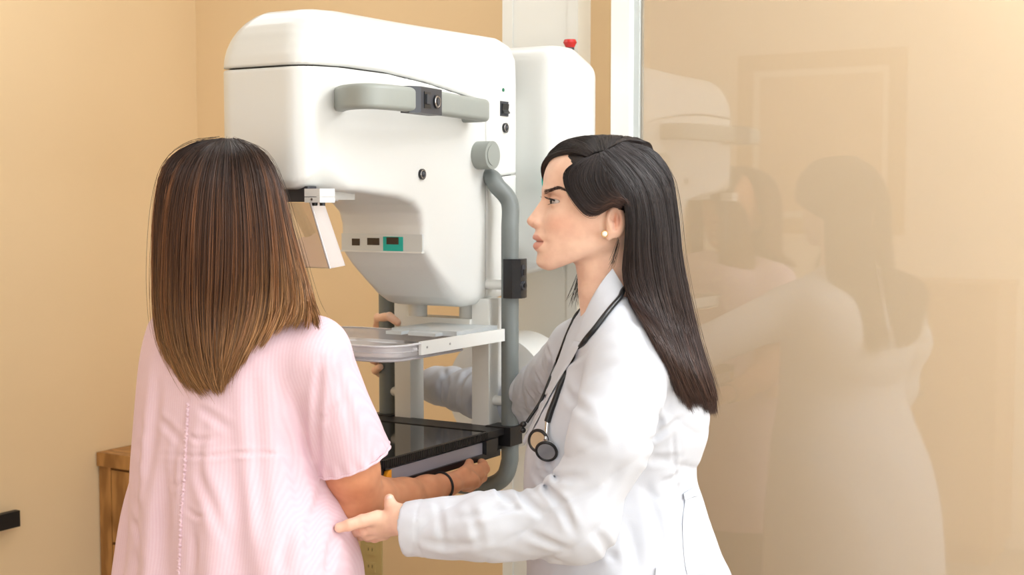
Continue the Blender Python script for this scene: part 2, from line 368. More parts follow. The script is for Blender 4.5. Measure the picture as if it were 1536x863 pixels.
# ================================================================== the mammography unit, in (u,v,z) local axes
M_shell = mat('unit_shell', (222, 223, 219), .3, noise=.006, nscale=5, bump=.03, bscale=500, Coat_Weight=.15)
M_grey = mat('grey_rubber_coat', (150, 155, 149), .45, bump=.06, bscale=700)
M_dgrey = mat('dark_grey_tube', (116, 122, 120), .42, bump=.05, bscale=700)
M_black = mat('black_plastic', (26, 27, 30), .35)
M_char = mat('charcoal_plastic', (58, 60, 66), .42)
M_gap = mat('dark_seam_core', (60, 58, 54), .8)  # dark inner frame visible through the gaps between covers
M_steel = mat('polished_steel', (205, 205, 208), .18, 1)
M_alu = mat('brushed_aluminium', (190, 190, 190), .35, 1)
M_silver = mat('silver_panel', (206, 212, 214), .35, .25)
M_teal = mat('teal_print', (0, 178, 164), .4)
M_disp = mat('display_glass', (44, 30, 24), .15)
M_clear = clear_mat('clear_acrylic', (.97, .965, .97, 1), 1.1, frost_veil=.05)
M_pad = clear_mat('paddle_plastic', (.97, .965, .97, 1), 1.2, frost_veil=.34)
M_clearedge = clear_mat('acrylic_edge', (.95, .94, .97, 1), 2, frost_veil=.75)
unit = tag(to_machine(empty('mammography_machine')), 'white floor-standing mammography machine with grey tube handles between the two women', 'x-ray machine')
VN = .044; VC = .1385; HW = .0945           # near face, centre line and half width of the shell
def prof(pts, v=VN): return [on_v(x, y, v) for x, y in pts]
# silhouettes of the shell read on its near face
top_pts = [(462, 97), (460, 70), (455, 40), (440, 22), (418, 12), (450, 12), (500, 16), (560, 23.5), (620, 32), (680, 42), (735, 51), (757, 56)]
u_f = on_v(455, 97, VN)[0]; u_seam = on_v(729.5, 200, VN)[0]; u_b = on_v(777, 300, VN)[0]
z_top = on_v(430, 11, VC - .02)[1]
def zv(x, y): return on_v(x, y, VN)
# the dome: full height in the middle, falling away to the long edges
z_end = on_v(750, 56, VN)[1] + .008
zt_f = on_v(440, 26, VN)[1]
seam = [zv(x, y) for x, y in ((462, 97.5), (520, 101), (580, 109.5), (640, 124), (700, 144), (729.5, 157))]
seam[0] = (u_f - .02, seam[0][1]); 
z_arch = on_v(745, 268, VN)[1]; z_arch2 = on_v(772, 261, VN)[1]
ztop = z_top
zl = [zv(x, y) for x, y in ((470, 284), (540, 288.5), (600, 297.5), (622, 307), (632, 320), (636, 338), (636.5, 352), (636.5, 378), (650, 402), (666, 426), (682, 448), (694, 458), (706, 461.5), (716, 460), (729, 457))]
G = .0012
front_poly = [(u_f, seam[0][1] - G)] + [(a, b - G) for a, b in seam[1:-1]] + [(u_seam - G, seam[-1][1] - G), (u_seam - G, zl[-1][1])] + zl[::-1] + [(u_f + .008, zl[0][1] + .002), (u_f, zl[0][1] + .012)]
top_poly = [(u_f, seam[0][1] + G)] + [(a, b + G) for a, b in seam[1:-1]] + [(u_seam + G, seam[-1][1]), (u_seam + G, z_arch + G), (u_b, z_arch2 + G), (u_b, ztop - .03), (u_b - .015, ztop - .006), (u_b - .05, ztop), (u_f + .075, ztop), (u_f + .035, ztop - .008), (u_f + .012, ztop - .03), (u_f + .001, ztop - .07)]
z_rb = zl[-1][1] + .0
rear_poly = [(u_seam + G, z_arch - G), (u_b, z_arch2 - G), (u_b, z_rb + .012), (u_b - .03, z_rb + .01), (u_seam + G, z_rb + .002)]
def extr(poly, rfn, hw=HW, vc=VC, dome=0.0, rim=True):
    Pp = [(float(a), float(b)) for a, b in poly]
    def f(p):
        d2 = poly2(p[:, 0], p[:, 2], Pp); r = rfn(p)
        dv = np.abs(p[:, 1] - vc) - hw
        a = d2 + r; b = dv + r
        return np.minimum(np.maximum(a, b), 0) + np.sqrt(np.maximum(a, 0) ** 2 + np.maximum(b, 0) ** 2) - r
    return f
zs = seam[0][1]
def r_front(p):                      # generous round on the nose of the tube head, tighter on the seams and lower front
    r = .034 * (1 - sm(p[:, 0], u_f + .05, u_f + .1)) * sm(p[:, 2], 1.50, 1.56) + .013
    # flat joint at the seams
    return np.clip(r, .004, .04)
def mkshell(name, poly, rtop, parent, h=.0045, joint=None):
    Pp = [(float(a), float(b)) for a, b in poly]
    def f(p):
        u, v, z = p[:, 0], p[:, 1], p[:, 2]
        r = rtop(p)
        d2 = poly2(u, z, Pp); dv = np.abs(v - VC) - HW
        # pieces meet flush: the rounding only acts against the outer hull, not against the joints
        dh = poly2(u, z, hull)
        a = dh + r; b = dv + r
        o = np.minimum(np.maximum(a, b), 0) + np.sqrt(np.maximum(a, 0) ** 2 + np.maximum(b, 0) ** 2) - r
        return np.maximum(o, d2)
    us = [a for a, b in poly]; zz = [b for a, b in poly]
    return sdf_obj(name, f, (min(us) - .01, VC - HW - .01, min(zz) - .01), (max(us) + .01, VC + HW + .01, max(zz) + .01), h, M_shell, parent, iters=4)
top_arc = []
for k in range(9):
    a = PI / 2 * k / 8; top_arc.append((u_f + .085 - .085 * math.cos(a), ztop - .1 + .1 * math.sin(a)))
hull = [(float(a), float(b)) for a, b in ([(u_f + .008, zl[0][1] + .002)] + [(u_f, zl[0][1] + .012), (u_f, ztop - .1)] + top_arc[1:] +
        [(u_b - .06, ztop + .002), (u_b - .02, ztop - .008), (u_b, ztop - .035), (u_b, z_rb + .012), (u_b - .03, z_rb + .01), (u_seam, z_rb)] + zl[::-1])]
def r_hull(p):
    u, z = p[:, 0], p[:, 2]
    top = sm(z, zs + .01, zs + .13)
    nose = (1 - sm(u, u_f + .05, u_f + .13)) * sm(z, 1.49, 1.545)
    return .012 + .028 * np.maximum(nose, 0) + .034 * top * (1 - .65 * sm(u, u_f + .25, u_b - .03)) + .014 * (1 - sm(z, 1.33, 1.42))
front_cover = mkshell('front_cover', front_poly, r_hull, unit)
tp = [(u_f - .01, seam[0][1] + G)] + [(a, b + G) for a, b in seam[1:-1]] + [(u_seam + G, seam[-1][1]), (u_seam + G, z_arch + G), (u_b + .01, z_arch2 + G), (u_b + .01, ztop + .02), (u_f - .01, ztop + .02)]
top_cover = mkshell('top_cover', tp, r_hull, unit)
rear_cover = mkshell('lower_rear_cover', rear_poly, r_hull, unit)
core = [(a, b) for a, b in hull]
def f_core(p):
    dh = poly2(p[:, 0], p[:, 2], hull) + .007; dv = np.abs(p[:, 1] - VC) - HW + .007; r = r_hull(p)
    a = dh + r; b = dv + r
    return np.minimum(np.maximum(a, b), 0) + np.sqrt(np.maximum(a, 0) ** 2 + np.maximum(b, 0) ** 2) - r
sdf_obj('inner_frame', f_core, (u_f - .01, VC - HW - .01, 1.25), (u_b + .01, VC + HW + .01, ztop + .02), .006, M_gap, unit, iters=3)
# fixtures on the near face
def disc_on_side(name, x, y, r, t, m, parent, v=VN, bevel=.0015):
    u, z = on_v(x, y, v); return cyl(name, (u, v + .002, z), (u, v - t, z), r, m, parent, bevel=bevel), u, z
# lock / socket
def socket(x, y, r, parent):
    o, u, z = disc_on_side('keyed_socket', x, y, r, .004, M_black, parent)
    bm = bmesh.new(); bmesh.ops.create_uvsphere(bm, u_segments=20, v_segments=10, radius=r * .55, matrix=Matrix.Translation((u, VN - .003, z)))
    bmobj('socket_pin', bm, M_char, o)
    bm = sweep_bm([(u + r * .75 * math.cos(a), VN - .0045, z + r * .75 * math.sin(a)) for a in np.linspace(0, 2 * PI, 25)], circ(.0008, 6), up=(0, 1, 0)); bmobj('socket_ring', bm, M_steel, o)
socket(632, 261.5, .0095, unit); socket(757, 192, .0095, unit)
disc_on_side('indicator_light', 754.5, 135, .0035, .0015, mat('green_lamp', (40, 120, 90), .2), unit)
(ua, za), (ub2, zb2) = on_v(750, 151.5, VN), on_v(761.5, 175, VN)
rk = box('rocker_switch', (ua, ub2, VN - .002, VN + .003, zb2, za), M_char, unit, bevel=.0006)
bm = bmesh.new(); s_ = [(ua + .003, VN - .002, zb2 + .004), (ub2 - .003, VN - .002, zb2 + .004), (ub2 - .003, VN - .002, za - .004), (ua + .003, VN - .002, za - .004)]
zm = (za + zb2) / 2 - .002
vs = [bm.verts.new(p) for p in ((ua + .003, VN - .002, zb2 + .004), (ub2 - .003, VN - .002, zb2 + .004), (ub2 - .003, VN - .008, zb2 + .006), (ua + .003, VN - .008, zb2 + .006),
      (ua + .003, VN - .004, zm), (ub2 - .003, VN - .004, zm), (ub2 - .003, VN - .0055, za - .005), (ua + .003, VN - .0055, za - .005), (ub2 - .003, VN, za - .004), (ua + .003, VN, za - .004))]
for f in ((0, 1, 2, 3), (3, 2, 5, 4), (4, 5, 6, 7), (7, 6, 8, 9), (0, 3, 4, 7, 9), (1, 8, 6, 5, 2), (0, 9, 8, 1)): bm.faces.new([vs[i] for i in f])
bmobj('rocker', bm, M_black, rk, bevel=.0005)
# big round knob over the seam
uk, zk = on_v(731, 233, VN - .02)
kb = cyl('angle_knob', (uk, VN + .002, zk), (uk, VN - .032, zk), .0265, M_grey, unit, n=48, bevel=.006)
cyl('knob_cap', (uk, VN - .031, zk), (uk, VN - .0335, zk), .0195, M_grey, kb, n=48, bevel=.001)
# bowed grab handle with its control block
zh = on_v(520, 143, -.035)[1] + .002
ul = on_v(512, 143, -.03)[0] + .045; ur = on_v(727, 170, .02)[0] - .028
hp = catmull([(ul + .05, VN + .004, zh), (ul + .026, .02, zh), (ul + .012, -.01, zh), (ul + .014, -.034, zh), (ul + .04, -.046, zh), (ul + .1, -.049, zh), (ul + .19, -.042, zh), (ul + .28, -.026, zh), (ur - .03, -.008, zh), (ur - .008, .004, zh), (ur, .02, zh), (ur - .004, VN + .004, zh)], 8)
hd = bmobj('grab_handle', sweep_bm(hp, rrect(.0115, .0200, .008, 5)), M_grey, unit)
ca, cb = on_v(603, 148, -.04)[0], on_v(648, 152, -.034)[0]
bm = bmesh.new()
va, vb = -.046, -.038
q = [(ca, -.037, 0), (cb, -.027, 0), (cb, vb - .016, 0), (ca + .018, va - .019, 0), (ca, va - .008, 0)]
lo_ = [bm.verts.new((a, b, zh - .0215)) for a, b, _ in q]; hi_ = [bm.verts.new((a, b, zh + .0215)) for a, b, _ in q]
for i in range(5): bm.faces.new((lo_[i], lo_[(i + 1) % 5], hi_[(i + 1) % 5], hi_[i]))
bm.faces.new(lo_[::-1]); bm.faces.new(hi_)
blk = bmobj('control_block', bm, M_char, hd, bevel=.002)
def facebox(name, s0, s1, z0, z1, t, m, parent):      # on the slanted outer face of the block
    a = np.array([ca + .018, va - .019]); b = np.array([cb, vb - .016]); d = b - a; n = np.array([d[1], -d[0]]); n /= np.linalg.norm(n)
    bm = bmesh.new(); vs = []
    for off in (-.001, t):
        for s, z in ((s0, z0), (s1, z0), (s1, z1), (s0, z1)):
            p = a + d * s + n * off; vs.append(bm.verts.new((p[0], p[1], zh + z)))
    for f in ((0, 3, 2, 1), (4, 5, 6, 7), (0, 1, 5, 4), (1, 2, 6, 5), (2, 3, 7, 6), (3, 0, 4, 7)): bm.faces.new([vs[i] for i in f])
    return bmobj(name, bm, m, parent, bevel=.0006), a, d, n
r1, a_, d__, n_ = facebox('rocker_switch', .14, .44, -.013, .014, .0012, M_black, blk)
facebox('rocker', .2, .38, -.006, .01, .0035, M_char, r1)
pc = a_ + d__ * .72
cyl('push_button', (pc[0], pc[1], zh), tuple(np.append(pc + n_ * .003, zh)), .0115, M_black, blk)
bm = sweep_bm([(pc[0] + n_[0] * .0032 + d__[0] / np.linalg.norm(d__) * .0088 * math.cos(t), pc[1] + n_[1] * .0032 + d__[1] / np.linalg.norm(d__) * .0088 * math.cos(t), zh + .0088 * math.sin(t)) for t in np.linspace(0, 2 * PI, 25)], circ(.0011, 6), up=(0, 1, 0)); bmobj('button_ring', bm, M_steel, blk)
cyl('button_cap', tuple(np.append(pc, zh)), tuple(np.append(pc + n_ * .005, zh)), .0055, M_char, blk)
# control strip on the lower front
(vl_, zt_), (vr_, zb_) = on_u(527, 350, zl[6][0]), on_u(634.5, 378, zl[7][0])
uF = zl[6][0]
zc0, zc1 = on_v(636, 378, VN)[1], on_v(636, 352, VN)[1]
st = box('display_strip', (uF - .0015, uF + .004, VC - HW + .004, VC + HW - .004, zc0, zc1), M_silver, unit, bevel=.0008)
box('strip_ledge', (uF - .004, uF + .004, VC - HW + .003, VC + HW - .003, zc0 - .003, zc0), M_shell, st, bevel=.001)
def onfront(x0, x1, y0, y1, name, m, t, parent):
    a, b = on_u(x0, y0, uF - .002), on_u(x1, y1, uF - .002)
    return box(name, (uF - .0015 - t, uF, min(a[0], b[0]), max(a[0], b[0]), min(a[1], b[1]), max(a[1], b[1])), m, parent, bevel=.0004)
onfront(528, 539.5, 358, 368.5, 'display', M_disp, .001, st); onfront(551, 569, 357, 368, 'display', M_disp, .001, st)
tl = onfront(574.5, 604.5, 355, 377.5, 'teal_label', M_teal, .0006, st); onfront(580, 598, 356, 367, 'display', M_disp, .0014, st)
# underside: light-field box, screws
zu = on_v(540, 289, VN)[1]
def under(x, y, v): 
    z = on_v(x, y, v); return z
bm = bmesh.new()
ub0 = u_f + .07
box_bm(ub0, ub0 + .11, VC - .055, VC + .055, zu - .012, zu + .02, bm)
bmobj('collimator_plate', bm, M_white2, unit, bevel=.004)
box('collimator_window', (ub0 + .02, ub0 + .09, VC - .035, VC + .035, zu - .0145, zu - .008), M_clearedge, unit, bevel=.001)
for du, dv in ((.2, -.045), (.2, .05), (.03, .06)): cyl('cover_screw', (u_f + .04 + du, VC + dv, zu - .004), (u_f + .04 + du, VC + dv, zu + .02), .012, M_alu, unit)
# face shield on its bracket
us = u_f + .03
v_s = on_u(464, 300, us)[0]; z1s = on_u(464, 287, us)[1]; z0s = on_u(464, 304, us)[1]; v_s2 = on_u(487, 300, us)[0]
box('shield_rail', (us - .004, us + .018, v_s, v_s + .16, z0s + .001, z1s + .008), M_char, unit, bevel=.002)
bm = box_bm(us - .012, us + .026, v_s2, v_s, z0s, z0s + .0085); box_bm(us - .012, us + .026, v_s2, v_s, z0s + .0095, z1s + .004, bm)
br = bmobj('shield_bracket', bm, M_white, unit, bevel=.0015)
cyl('bracket_screw', (us - .011, (v_s + v_s2) / 2, z0s + .005), (us - .0135, (v_s + v_s2) / 2, z0s + .005), .002, M_alu, br)
for k in (.25, .75): cyl('thumb_screw', (us + .004, v_s + (v_s2 - v_s) * k, z0s + .002), (us + .004, v_s + (v_s2 - v_s) * k, z0s - .005), .0045, M_black, br)
vb_, zb_2 = on_u(496, 403, us + .03)
shp = [(us, v_s - .002, z0s), (us, v_s + .17, z0s), (us + .03, v_s + .17, zb_2), (us + .03, vb_, zb_2)]
def slab(name, pts, nrm, t, m, parent, bevel=.0008):
    bm = bmesh.new(); n = Vector(nrm).normalized() * t; a = [bm.verts.new(Vector(p)) for p in pts]; b = [bm.verts.new(Vector(p) + n) for p in pts]; k = len(pts)
    bm.faces.new(a); bm.faces.new(b[::-1])
    for i in range(k): bm.faces.new((a[i], b[i], b[(i + 1) % k], a[(i + 1) % k]))
    return bmobj(name, bm, m, parent, bevel=bevel)
fs = slab('face_shield', shp, (-1, 0, 0), .003, M_clear, unit)
# bent-over side wing: leaves the near edge and turns back along the unit
ed0, ed1 = Vector((us - .0015, v_s - .004, z0s)), Vector((us + .0285, vb_, zb_2))
wtop = on_v(486, 305, v_s - .012); wbot = on_v(518, 401, vb_ - .01)
slab('shield_wing', [tuple(ed0), (wtop[0], v_s - .012, z0s), (wbot[0], vb_ - .01, zb_2 + .004), tuple(ed1)], (0, 1, 0), .003, clear_mat('wing_acrylic', (.97, .965, .97, 1), 1.2, frost_veil=.3), fs)
tube('shield_edge', [tuple(ed0), tuple(ed1)], .0013, M_clearedge, fs, n=8)
# grey tubes: one loop each side, joined under the image receptor
ut = .404; vt = -.006; vf = 2 * VC - vt
zT = on_v(765, 330, vt)[1]; zS = on_v(730, 268, VN)[1]; zB = on_v(765, 690, vt)[1]; zBB = on_v(735, 729, .05)[1]
uS = on_v(733, 268, VN)[0]
path = catmull([(uS - .002, VN + .02, zS + .004), (uS - .004, VN - .008, zS + .002), (uS - .012, .018, zS - .014), (ut + .008, .0, zS - .045), (ut, vt, zT - .02)], 8)
path += [np.array((ut, vt, z)) for z in np.linspace(zT - .05, zB + .02, 8)]
path += catmull([(ut, vt, zB), (ut, vt + .01, zB - .03), (ut, vt + .034, zBB + .01), (ut, vt + .07, zBB), (ut, VC, zBB - .002), (ut, vf - .07, zBB), (ut, vf - .034, zBB + .01), (ut, vf - .01, zB - .03), (ut, vf, zB)], 8)
path += [np.array((ut, vf, z)) for z in np.linspace(zB + .02, zT - .05, 8)]
path += catmull([(ut, vf, zT - .02), (ut + .008, 2 * VC, zS - .045), (uS - .012, 2 * VC - .018, zS - .014), (uS - .004, 2 * VC - VN + .008, zS + .002), (uS - .002, 2 * VC - VN - .02, zS + .004)], 8)
# transport the frame along the loop lying in the v-z plane
tb = bmobj('tube_handle', sweep_bm(path, circ(.0165, 24, .0175), up=(1, 0, 0)), M_dgrey, unit)
uc, zc2 = on_v(774, 418, vt - .02)
zc_a, zc_b = on_v(772, 389, vt - .02)[1], on_v(772, 448, vt - .02)[1]
bm = bmesh.new()
q = [(ut - .022, -.004), (ut + .022, -.004), (ut + .022, vt - .024), (ut + .002, vt - .031), (ut - .012, vt - .031), (ut - .022, vt - .018)]
lo_ = [bm.verts.new((a, b, zc_b)) for a, b in q]; hi_ = [bm.verts.new((a, b, zc_a)) for a, b in q]
for i in range(6): bm.faces.new((lo_[i], lo_[(i + 1) % 6], hi_[(i + 1) % 6], hi_[i]))
bm.faces.new(lo_[::-1]); bm.faces.new(hi_)
b2 = bmobj('control_block', bm, M_black, tb, bevel=.002)
zm1, zm2 = zc_b + (zc_a - zc_b) * .7, zc_b + (zc_a - zc_b) * .33
r_ = box('rocker_switch', (ut - .01, ut + .0, vt - .0335, vt - .03, zm1 - .011, zm1 + .011), M_char, b2, bevel=.001)
box('rocker', (ut - .0085, ut - .0015, vt - .0355, vt - .033, zm1 - .008, zm1 + .003), M_black, r_, bevel=.0008)
cyl('push_button', (ut - .005, vt - .03, zm2), (ut - .005, vt - .035, zm2), .0085, M_char, b2); cyl('button_cap', (ut - .005, vt - .034, zm2), (ut - .005, vt - .0375, zm2), .0045, M_black, b2)
# white posts that carry the receptor, with pegs to the grey tubes
z_tray = on_v(760, 640, -.005)[1]
for vcn, s in ((.047, -1), (2 * VC - .047, 1)):
    po = box('carriage_post', (ut - .022, ut + .024, vcn - .019, vcn + .019, z_tray - .03, z_rb + .012), M_white2, unit, bevel=.005)
    for y in (429, 605):
        zp = on_v(750, y, .0)[1]
        cyl('peg', (ut, vcn, zp), (ut, vt if s < 0 else vf, zp), .0095, M_white2, po if y > 500 else unit)
# compression device: collars, rods, steel frame, clear paddle, white side bar
for (x, y0, y1) in ((627, 478, 492), (703, 478, 492)):
    v = .2 if x < 650 else .09
    u, z = on_v(x, 485, v)
    z_hi = on_v(x, 470, v)[1]; z_lo = on_v(x, 492, v)[1]
    cyl('collar', (u, v, z + .003), (u, v, z_hi + .03), .0185, M_white2, unit)
    cyl('piston_rod', (u, v, z_lo - .002), (u, v, z + .01), .0085, M_steel, unit, n=32)
zp0 = 1.245; zp1 = zp0 + .025
uc0 = .030; uc1 = on_v(717, 505, -.004)[0]
pv0, pv1 = .0, .31
def plan(rad, e):       # rounded outline of the paddle in plan, inset by e
    out = []
    for cx, cy, a0 in ((uc1 - .01, pv1, 0), (uc0, pv1, PI / 2), (uc0, pv0, PI), (uc1 - .01, pv0, 1.5 * PI)):
        sx = -1 if cx > .1 else 1; sy = -1 if cy > .1 else 1
        for k in range(7):
            a = a0 + k * PI / 12; out.append((cx + sx * (rad + 0) + (rad - e) * math.cos(a), cy + sy * rad + (rad - e) * math.sin(a)))
    return out
bm = bmesh.new(); R = .045
rings = []
for e, z in ((.005, zp0), (.0, zp0 + .006), (.0, zp1), (-.006, zp1), (-.006, zp1 + .003), (.003, zp1 + .003), (.003, zp0 + .008), (.008, zp0 + .0035)):
    rings.append([bm.verts.new((a, b, z)) for a, b in plan(R, e)])
n = len(rings[0])
for a, b in zip(rings, rings[1:]):
    for i in range(n): bm.faces.new((a[i], a[(i + 1) % n], b[(i + 1) % n], b[i]))
bm.faces.new(rings[0]); bm.faces.new(rings[-1][::-1])
pad = bmobj('compression_paddle', bm, M_pad, unit)
for zz in (zp1 + .0015,):
    pp = [(a, b, zz) for a, b in plan(R, -.006)]; tube('paddle_rim', pp + [pp[0]], .0018, M_clearedge, pad, n=8)
pp = [(a, b, zp0 + .001) for a, b in plan(R, .003)]; tube('paddle_base_edge', pp + [pp[0]], .002, clear_mat('violet_edge', (.75, .7, .78, 1), 2, frost_veil=.5), pad, n=8)
pp = [(a, b, zp0 + .015) for a, b in plan(R, -.0005)]; tube('paddle_step_line', pp + [pp[0]], .0008, M_clearedge, pad, n=6)
# moulded hand symbols on the near wall of the paddle
M_sym = mat('moulded_symbol', (138, 134, 136), .5)
for x in (597, 606, 615):
    for y in (508,):
        if True:
            v_m, z = on_u(x, y, uc1 - .012); u = uc1 - .012
            bm = sweep_bm([(u, v_m + .0052 * math.cos(t), z + .0072 * math.sin(t)) for t in np.linspace(0, 2 * PI, 17)], circ(.0008, 5), up=(1, 0, 0))
            sweep_bm([(u, v_m - .0016, z - .0035), (u, v_m + .002, z + .001), (u, v_m - .0012, z + .0035)], circ(.0009, 5), up=(1, 0, 0), bm=bm)
            bmobj('moulded_symbol', bm, M_sym, pad)
cyl('latch_pin', (.09, .0, zp1 - .008), (.10, .0, zp1 - .008), .004, M_clearedge, pad)
b0 = on_v(630, 513, -.006); b1 = on_v(717, 501, -.006); b2_ = on_v(630, 533, -.006)
bar = box('paddle_side_bar', (b0[0], ut - .024, -.009, -.003, b2_[1], b0[1]), M_white, unit, bevel=.0015)
for x, y in ((640.5, 521), (675, 516)):
    u, z = on_v(x, y, -.009); cyl('bar_screw', (u, -.008, z), (u, -.0098, z), .002, M_alu, bar)
# cast bracket joining paddle to carriage
bm = box_bm(uc1 - .05, ut - .02, .01, .155, zp1 + .001, zp1 + .010); box_bm(uc1 - .075, uc1 - .05, .04, .10, zp1 + .001, zp1 + .007, bm); box_bm(uc1 - .075, uc1 - .05, .115, .15, zp1 + .001, zp1 + .007, bm)
bmobj('paddle_bracket', bm, M_silver, unit, bevel=.003)
box('carriage_block', (ut - .03, ut + .02, .066, .214, zp1 - .03, zp1 + .02), M_white2, unit, bevel=.004)
# ---- image receptor tray
M_tray = mat('tray_black', (30, 29, 30), .42, bump=.08, bscale=400)
M_carbon = mat('carbon_top', (22, 22, 24), .06, noise=.2, nscale=60)
M_cass = mat('cassette_grey', (150, 148, 158), .35)
M_yel = mat('yellow_tag', (240, 160, 30), .45)
tv0, tv1 = -.012, .292; tu0, tu1 = -.012, ut - .022
zt1 = z_tray; zt0 = zt1 - .048
tray = bmobj('receptor_tray', box_bm(tu0, tu1, tv0 + .012, tv1, zt0 + .006, zt1 - .003), M_tray, unit, bevel=.004)
bm = box_bm(tu1 - .055, tu1 + .004, tv0, tv1, zt1 - .012, zt1); box_bm(tu0, tu1 - .055, tv0, tv0 + .008, zt1 - .012, zt1 + .001, bm); box_bm(tu0, tu1 - .055, tv1 - .008, tv1, zt1 - .012, zt1 + .001, bm); box_bm(tu0, tu0 + .006, tv0 + .008, tv1 - .008, zt1 - .012, zt1 + .001, bm)
bmobj('tray_rim', bm, M_tray, tray, bevel=.002)
box('carbon_top', (tu0 + .006, tu1 - .055, tv0 + .008, tv1 - .008, zt1 - .006, zt1 - .0015), M_carbon, tray, bevel=.0005)
bm = bmesh.new()
for k in range(60):                      # fine ribs along the near edge and the front edge
    u = tu0 + .004 + k * (tu1 - .07 - tu0) / 60; box_bm(u, u + .0026, tv0 - .002, tv0 + .003, zt1 - .013, zt1 + .001, bm)
for k in range(46):
    v = tv0 + .002 + k * (tv1 - tv0) / 46; box_bm(tu0 - .002, tu0 + .003, v, v + .0028, zt1 - .034, zt1 + .001, bm)
bmobj('ribbed_edge', bm, M_tray, tray, smooth=False, angle=None)
box('cassette', (tu0 + .022, tu1 - .05, tv0 + .001, tv0 + .02, zt0 + .011, zt1 - .016), M_cass, tray, bevel=.001)
bm = bmesh.new(); v_ = tv0
for p in ((tu0 + .006, v_, zt0 + .012), (tu0 + .024, v_, zt0 + .012), (tu0 + .024, v_, zt1 - .017), (tu0 + .014, v_, zt1 - .019)): bm.verts.new(p)
bm.verts.ensure_lookup_table(); f = bm.faces.new(bm.verts); r = bmesh.ops.extrude_face_region(bm, geom=[f]); bmesh.ops.translate(bm, vec=(0, .008, 0), verts=[g for g in r['geom'] if isinstance(g, bmesh.types.BMVert)])
bmobj('yellow_tag', bm, M_yel, tray, bevel=.0005)
box('tray_ledge', (tu0, tu1 - .03, tv0 - .004, tv0 + .02, zt0, zt0 + .011), mat('ledge_black', (20, 21, 26), .35), tray, bevel=.002)
box('latch_block', (tu1 - .085, tu1 - .045, tv0 - .008, tv0 + .01, zt0 + .01, zt1 - .012), M_black, tray, bevel=.003)
box('tray_mount', (tu1 - .01, ut + .012, vt - .02, .03, zt1 - .034, zt1 + .002), M_tray, tray, bevel=.003)
box('tray_mount', (tu1 - .01, ut + .012, vf - .03, vf + .02, zt1 - .034, zt1 + .002), M_tray, tray, bevel=.003)
box('tray_carriage', (tu1 - .02, ut + .03, .02, .26, zt0 + .0, zt1 - .012), M_tray, tray, bevel=.004)
# ---- rear: arm housing with emergency stop, teal emblem, floor column, pivot disc
hu0, hu1 = .565, .755; hv0, hv1 = -.022, .30
zh1 = on_v(845, 66, hv0)[1]; zh0 = on_v(800, 456, hv0)[1]
def f_house(p):
    u, v, z = p[:, 0], p[:, 1], p[:, 2]; r = .045
    qx = np.abs(u - (hu0 + hu1) / 2) - (hu1 - hu0) / 2 + r; qy = np.abs(v - (hv0 + hv1) / 2) - (hv1 - hv0) / 2 + r
    d = np.minimum(np.maximum(qx, qy), 0) + np.sqrt(np.maximum(qx, 0) ** 2 + np.maximum(qy, 0) ** 2) - r
    top = zh1 - np.maximum(u - (hu0 + .08), 0) * .34
    d = smax(d, z - top, .03)
    # rounded belly: an arc seen from the front of the unit
    cv = (hv0 + hv1) / 2 ; bel = zh0 + .04 + ((v - .16) / .2) ** 2 * .05 + np.maximum(u - .62, 0) * .25
    return smax(d, bel - z, .02)
house = sdf_obj('arm_housing', f_house, (hu0 - .01, hv0 - .01, zh0 - .05), (hu1 + .01, hv1 + .01, zh1 + .02), .007, M_shell, unit)
us_, zs_ = on_v(855, 70, .04)
es = cyl('emergency_stop', (us_, .04, zh1 - .06), (us_, .04, zs_ + .002), .009, M_char, unit)
M_red = mat('red_plastic', (196, 40, 36), .3)
cyl('red_knob', (us_, .04, zs_ - .002), (us_, .04, zs_ + .009), .009, M_red, es, r2=.0145)
cyl('red_knob_cap', (us_, .04, zs_ + .008), (us_, .04, zs_ + .0145), .0145, M_red, es, r2=.012)
v_, z_ = on_u(826, 268, hu0 - .001)
M_wht = mat('white_print', (245, 245, 245), .4)
uq, zq = on_v(822, 264, hv0)
ub_, zb_ = on_v(827, 270, hv0 - .001)
em = cyl('teal_emblem', (ub_, hv0 + .004, zb_), (ub_, hv0 - .002, zb_), .030, M_teal, unit, n=40, bevel=.0005)
bmobj('emblem_letter', sweep_bm([(ub_ - .012 + .010 * math.cos(t), hv0 - .0028, zb_ + .004 + .010 * math.sin(t)) for t in np.linspace(.6, 5.2, 20)], rrect(.0015, .0012, .0005, 1), up=(0, 1, 0)), M_wht, em)
cl_u0, cl_u1 = .80, .886; cl_v0, cl_v1 = .066, .244
# column as a profiled extrusion: front fairing plus side channel
bm = box_bm(cl_u0, cl_u1 - .02, cl_v0 + .0, cl_v1, .06, 2.3); box_bm(cl_u0 - .004, cl_u0 + .03, cl_v0 - .006, cl_v0 + .02, .06, 2.3, bm); box_bm(cl_u1 - .03, cl_u1, cl_v0 + .012, cl_v1 - .012, .06, 2.3, bm); box_bm(cl_u0 - .004, cl_u0 + .03, cl_v1 - .02, cl_v1 + .006, .06, 2.3, bm)
bmobj('column', bm, M_white2, unit, bevel=.006)
box('column_foot', (.5, 1.0, -.05, .38, 0, .06), M_white2, unit, bevel=.02)
box('carriage_arm', (hu1 - .05, cl_u0 + .01, .08, .24, 1.38, 1.7), M_white2, unit, bevel=.01)
box('tube_arm_hub', (u_b - .02, hu0 + .03, .08, .2, 1.42, 1.72), M_white2, unit, bevel=.01)
